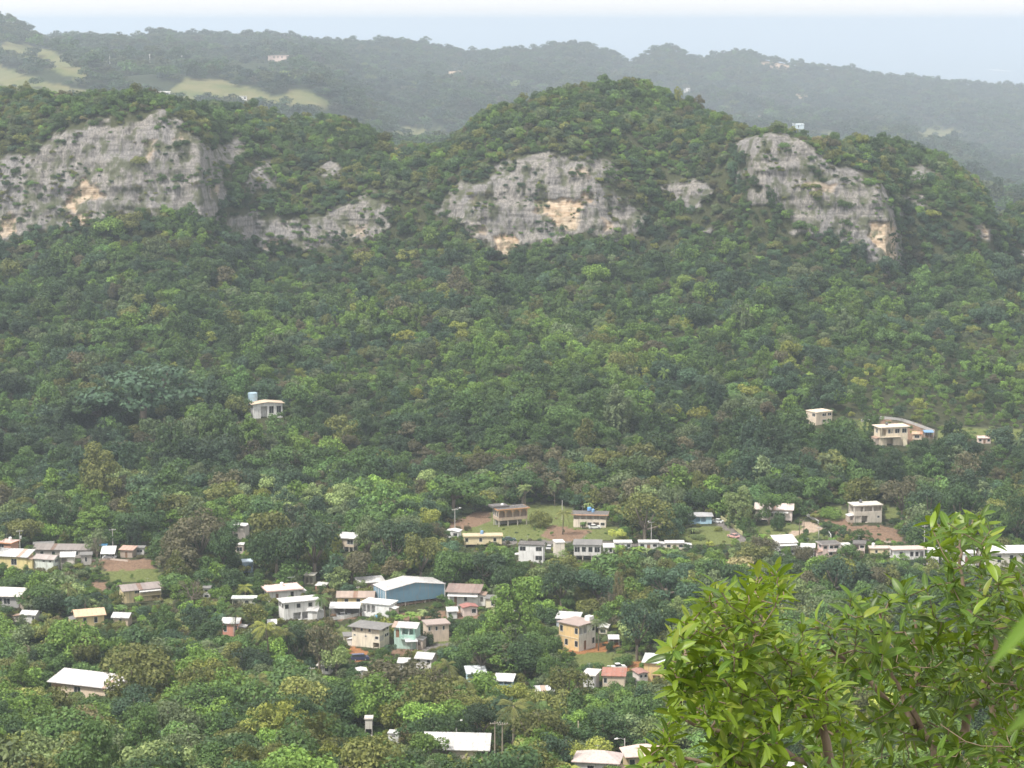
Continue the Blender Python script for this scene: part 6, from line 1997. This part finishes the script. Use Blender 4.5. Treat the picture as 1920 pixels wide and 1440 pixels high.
def shrub(label, base, branches, poly, holes, Yr, n_ros, leafL, young, seed, spacing):
    rng = random.Random(seed); nr = np.random.default_rng(seed)
    o = wpt(*base)
    gz = float(ground(o.x, o.y))
    o.z = gz
    root = tag(empty('shrub', o), label, 'shrub')
    nodes = []
    for br in branches:
        P = [wpt(a, b, c) for a, b, c, r in br]; Rr = [r for a, b, c, r in br]
        if br[0][1] > 1440: P.insert(0, Vector((P[0].x * .97 + o.x * .03, P[0].y, min(gz - .1, P[0].z - .3)))); Rr.insert(0, Rr[0] * 1.15)
        Q, RR = [], []
        for i in range(len(P) - 1):
            for k in range(4):
                s = k / 4
                Q.append(P[i].lerp(P[i + 1], s) + Vector(nr.normal(0, .006, 3))); RR.append(Rr[i] + (Rr[i + 1] - Rr[i]) * s)
        Q.append(P[-1]); RR.append(Rr[-1])
        MB().tube([tuple(q - o) for q in Q], RR, 7).build('branch', SBARK, root, True)
        nodes += [(q, r) for q, r in zip(Q, RR) if pix_of(q.x, q.y, q.z)[1] < 1480]
    # tufts of leaves at twig ends, evenly spread through the crown
    x0, x1 = min(p[0] for p in poly), max(p[0] for p in poly); y0, y1 = min(p[1] for p in poly), max(p[1] for p in poly)
    ros = []; tries = 0
    while len(ros) < n_ros and tries < 60000:
        tries += 1
        a, b = rng.uniform(x0, x1), rng.uniform(y0, y1)
        if not bool(in_poly(a, b, poly)): continue
        if any(bool(in_poly(a, b, h)) for h in holes) and rng.random() > .10: continue
        if float(vnoise(np.array(a / 62.), np.array(b / 52.), seed=seed)) < -.33 and float(poly_dist(np.array(a), np.array(b), poly)) > 22: continue
        Y = rng.uniform(*Yr)
        if any(math.hypot(a - c, b - d) < spacing * (1 if abs(Y - e) < (Yr[1] - Yr[0]) * .3 else .45) for c, d, e in ros): continue
        ros.append((a, b, Y))
    tw = MB()
    leaves = []
    # twigs grow from the branches outwards, each tuft joining the nearest wood already there
    NP = np.array([tuple(q) for q, r in nodes]); NR = np.array([r for q, r in nodes])
    RP = np.array([tuple(wpt(*q)) for q in ros])

    def dist(P, C):
        v = P[:, None] - C[None]
        l = np.linalg.norm(v, axis=2)
        return l * np.where(v[..., 2] < 0, 1.5, 1.)
    DM = dist(RP, NP); best = DM.min(1); arg = DM.argmin(1)
    left = list(range(len(ros))); joined = []
    while left:
        i = min(left, key=lambda k: best[k]); left.remove(i)
        q = Vector(NP[arg[i]]); r = float(NR[arg[i]]); p = Vector(RP[i]); d = p - q
        mid = q.lerp(p, .5) + Vector((0, 0, -.10 * d.length)) + Vector(nr.normal(0, .01, 3))
        r0 = min(r * .9, .0045)
        tw.tube([tuple(q - o), tuple(mid - o), tuple(p - o)], [r0, max(r0 * .8, .002), max(r0 * .65, .0018)], 5, False)
        new = np.array([tuple(mid), tuple(p)])
        n1 = len(NP); NP = np.concatenate([NP, new]); NR = np.concatenate([NR, [max(r0 * .8, .002), max(r0 * .65, .0018)]])
        if left:
            dd = dist(RP[left], new)
            for k, row in zip(left, dd):
                if row.min() < best[k]: best[k] = row.min(); arg[k] = n1 + int(row.argmin())
        joined.append((i, mid))
    for i, mid in joined:
        a, b, Y = ros[i]
        p = Vector(RP[i])
        edge = float(poly_dist(np.array(a), np.array(b), poly))
        ax = (p - mid).normalized()
        up = Vector((0, 0, 1))
        ax = (ax * .7 + up * (.75 if edge < 60 else .45) + Vector(nr.normal(0, .22, 3))).normalized()
        sx = ax.orthogonal().normalized(); sy = ax.cross(sx)
        nl = rng.randint(6, 10)
        ph = rng.uniform(0, 6.28)
        for k in range(nl):
            an = ph + k * 2.4
            top = k / nl
            inc = R(rng.uniform(62, 98) * (1 - top) + rng.uniform(22, 48) * top)
            dr = (ax * math.cos(inc) + (sx * math.cos(an) + sy * math.sin(an)) * math.sin(inc)).normalized()
            bp = p - ax * leafL * (.75 * (1 - top))
            L = leafL * rng.uniform(.75, 1.2) * (1 - .3 * max(0, top - .6))
            nrm = (ax - dr * ax.dot(dr)); nrm = nrm.normalized() if nrm.length > 1e-3 else up
            if nrm.z < 0 and rng.random() < .6: nrm = (nrm + up * .6).normalized(); nrm = (nrm - dr * nrm.dot(dr)).normalized()
            yv = nrm.cross(dr)
            mtx = Matrix(((dr.x * L, yv.x * L, nrm.x * L, bp.x - o.x), (dr.y * L, yv.y * L, nrm.y * L, bp.y - o.y), (dr.z * L, yv.z * L, nrm.z * L, bp.z - o.z), (0, 0, 0, 1)))
            c = 3 if (top > .72 and rng.random() < young) else 2 if rng.random() < young * 1.1 + .1 else 1 if rng.random() < .6 else 0
            qx, qy = pix_of(bp.x + dr.x * L * .5, bp.y + dr.y * L * .5, bp.z + dr.z * L * .5)
            vis = (qx < 1915) and (qy < 1435)
            leaves.append(((L / bp.y) * (1 if vis else .1) * (1 + .5 * (Yr[1] - bp.y) / (Yr[1] - Yr[0])) * (1.35 if edge < 40 else 1), mtx, rng.randrange(7), c))
    tw.build('twigs', SBARK, root, True)['kind'] = 'stuff'
    leaves.sort(key=lambda l: -l[0])
    for s, mtx, g, c in leaves[:300]:
        lf = link('leaf', LEAFM[g][c], root); lf.matrix_local = mtx
    V, Fc, Mi = [], [], []; n0 = 0
    for s, mtx, g, c in leaves[300:]:
        v, f = LG[g]
        M = np.array(mtx)
        V.append(v @ M[:3, :3].T + M[:3, 3]); Fc.append(f + n0); n0 += len(v); Mi += [c] * len(f)
    if V:
        me = npmesh('leaves', np.concatenate(V), np.concatenate(Fc), None, True, {'rib': np.tile(RIB, len(V))})
        for mt in LM: me.materials.append(mt)
        me.polygons.foreach_set('material_index', np.array(Mi, np.int32))
        link('leaves', me, root)['kind'] = 'stuff'
    print('shrub leaves', len(leaves), len(ros))
    return root


PR = [(1468, 1270), (1462, 1200), (1500, 1172), (1530, 1148), (1572, 1172), (1588, 1128), (1606, 1108), (1640, 1125), (1668, 1094), (1700, 1092), (1742, 1104), (1738, 1140), (1786, 1190), (1806, 1150), (1776, 1100), (1770, 1060), (1746, 1014), (1734, 980), (1760, 974), (1800, 976), (1834, 958), (1862, 980), (1846, 1030), (1852, 1064), (1890, 1066), (1960, 1056), (2000, 1100), (2000, 1460), (1560, 1460), (1490, 1340)]
PL = [(1172, 1460), (1206, 1420), (1236, 1400), (1250, 1350), (1262, 1300), (1262, 1256), (1236, 1226), (1272, 1196), (1274, 1168), (1308, 1152), (1318, 1106), (1344, 1092), (1368, 1110), (1400, 1092), (1422, 1064), (1446, 1060), (1474, 1080), (1470, 1106), (1446, 1146), (1446, 1196), (1490, 1210), (1512, 1240), (1560, 1262), (1584, 1310), (1610, 1460)]
HOL = [[(1560, 1300), (1640, 1290), (1650, 1440), (1580, 1440)], [(1480, 1360), (1540, 1340), (1556, 1400), (1500, 1410)], [(1655, 1316), (1700, 1300), (1762, 1306), (1776, 1420), (1690, 1410)], [(1806, 1326), (1870, 1312), (1880, 1430), (1806, 1430)], [(1436, 1140), (1500, 1150), (1490, 1220), (1446, 1230)]]
shrub('glossy dark green shrub with an upright sprig rising at the right edge', (1800, 1560, 8.7), [
    [(1788, 1465, 8.6, .020), (1800, 1395, 8.6, .018), (1814, 1338, 8.6, .016), (1836, 1290, 8.6, .014), (1862, 1240, 8.6, .010), (1870, 1180, 8.6, .007)],
    [(1836, 1290, 8.6, .011), (1882, 1288, 8.6, .010), (1930, 1278, 8.7, .008)],
    [(1768, 1470, 8.3, .016), (1735, 1382, 8.3, .014), (1700, 1340, 8.3, .012), (1664, 1312, 8.3, .010), (1600, 1250, 8.3, .008), (1560, 1220, 8.2, .006)],
    [(1735, 1382, 8.3, .011), (1712, 1330, 8.3, .010), (1690, 1308, 8.3, .008), (1664, 1230, 8.3, .006), (1650, 1150, 8.3, .005)],
    [(1884, 1470, 9.0, .016), (1868, 1380, 9.0, .014), (1850, 1280, 9.0, .011), (1830, 1190, 9.0, .009), (1808, 1110, 9.0, .008), (1800, 1050, 9.0, .006), (1808, 1000, 9.0, .004)],
    [(1866, 1470, 9.3, .013), (1900, 1350, 9.3, .011), (1915, 1240, 9.3, .008), (1890, 1130, 9.3, .005)],
    [(1700, 1340, 8.3, .008), (1720, 1240, 8.5, .007), (1716, 1160, 8.5, .005)],
], PR, [HOL[0], HOL[2], HOL[3]], (7.7, 9.3), 320, .080, .10, 11, 25)
shrub('lighter yellow-green leafy shrub spreading left in front of the village', (1560, 1560, 6.9), [
    [(1565, 1475, 6.9, .016), (1545, 1360, 6.9, .013), (1470, 1312, 6.8, .011), (1412, 1278, 6.8, .009), (1392, 1232, 6.8, .007), (1420, 1170, 6.8, .006), (1438, 1110, 6.8, .004)],
    [(1470, 1312, 6.8, .009), (1380, 1296, 6.6, .008), (1322, 1258, 6.6, .006), (1280, 1225, 6.6, .004)],
    [(1552, 1455, 6.9, .011), (1440, 1392, 6.7, .009), (1330, 1368, 6.6, .006), (1275, 1340, 6.6, .004)],
    [(1510, 1465, 6.7, .009), (1400, 1436, 6.5, .007), (1280, 1425, 6.4, .005), (1215, 1430, 6.4, .003)],
    [(1545, 1360, 6.9, .009), (1550, 1290, 6.9, .007), (1530, 1250, 6.9, .005)],
    [(1392, 1232, 6.8, .006), (1350, 1170, 6.7, .005), (1340, 1110, 6.7, .003)],
], PL, [HOL[1], HOL[4]], (6.2, 7.3), 320, .064, .52, 23, 22)

FLAT = max(range(7), key=lambda g: LG[g][0][-2][2])
# a sapling close to the camera, just outside the frame, whose leaf tips reach into it
o = wpt(2110, 1500, .85); gz = float(ground(o.x, o.y))
root = tag(empty('sapling', (o.x, o.y, gz)), 'blurred bright green leaves close to the camera at the right edge', 'sapling')
top = wpt(2070, 1010, .8)
MB().tube([(0, 0, -.1), (.01, 0, .6), tuple(top - Vector((o.x, o.y, gz)))], [.008, .006, .003], 6).build('stem', SBARK, root, True)
for (ax_, ay, aY), (bx, by, bY), g, c in [((2040, 1085, .80), (1862, 1222, .76), FLAT, 1), ((2050, 1276, .78), (1892, 1352, .74), FLAT, 1), ((2070, 1030, .8), (2150, 830, .8), 3, 2), ((2075, 1150, .8), (2330, 1200, .8), 4, 2), ((2072, 1100, .8), (2280, 980, .85), 5, 1)]:
    a = wpt(ax_, ay, aY); b = wpt(bx, by, bY)
    dr = (b - a); L = dr.length; dr.normalize()
    nrm = Vector((-.15, -.55, .8)); nrm = (nrm - dr * nrm.dot(dr)).normalized(); yv = nrm.cross(dr) * .42
    q = a - Vector((o.x, o.y, gz))
    lf = link('leaf', LEAFM[g][c], root)
    lf.matrix_local = Matrix(((dr.x * L, yv.x * L, nrm.x * L, q.x), (dr.y * L, yv.y * L, nrm.y * L, q.y), (dr.z * L, yv.z * L, nrm.z * L, q.z), (0, 0, 0, 1)))
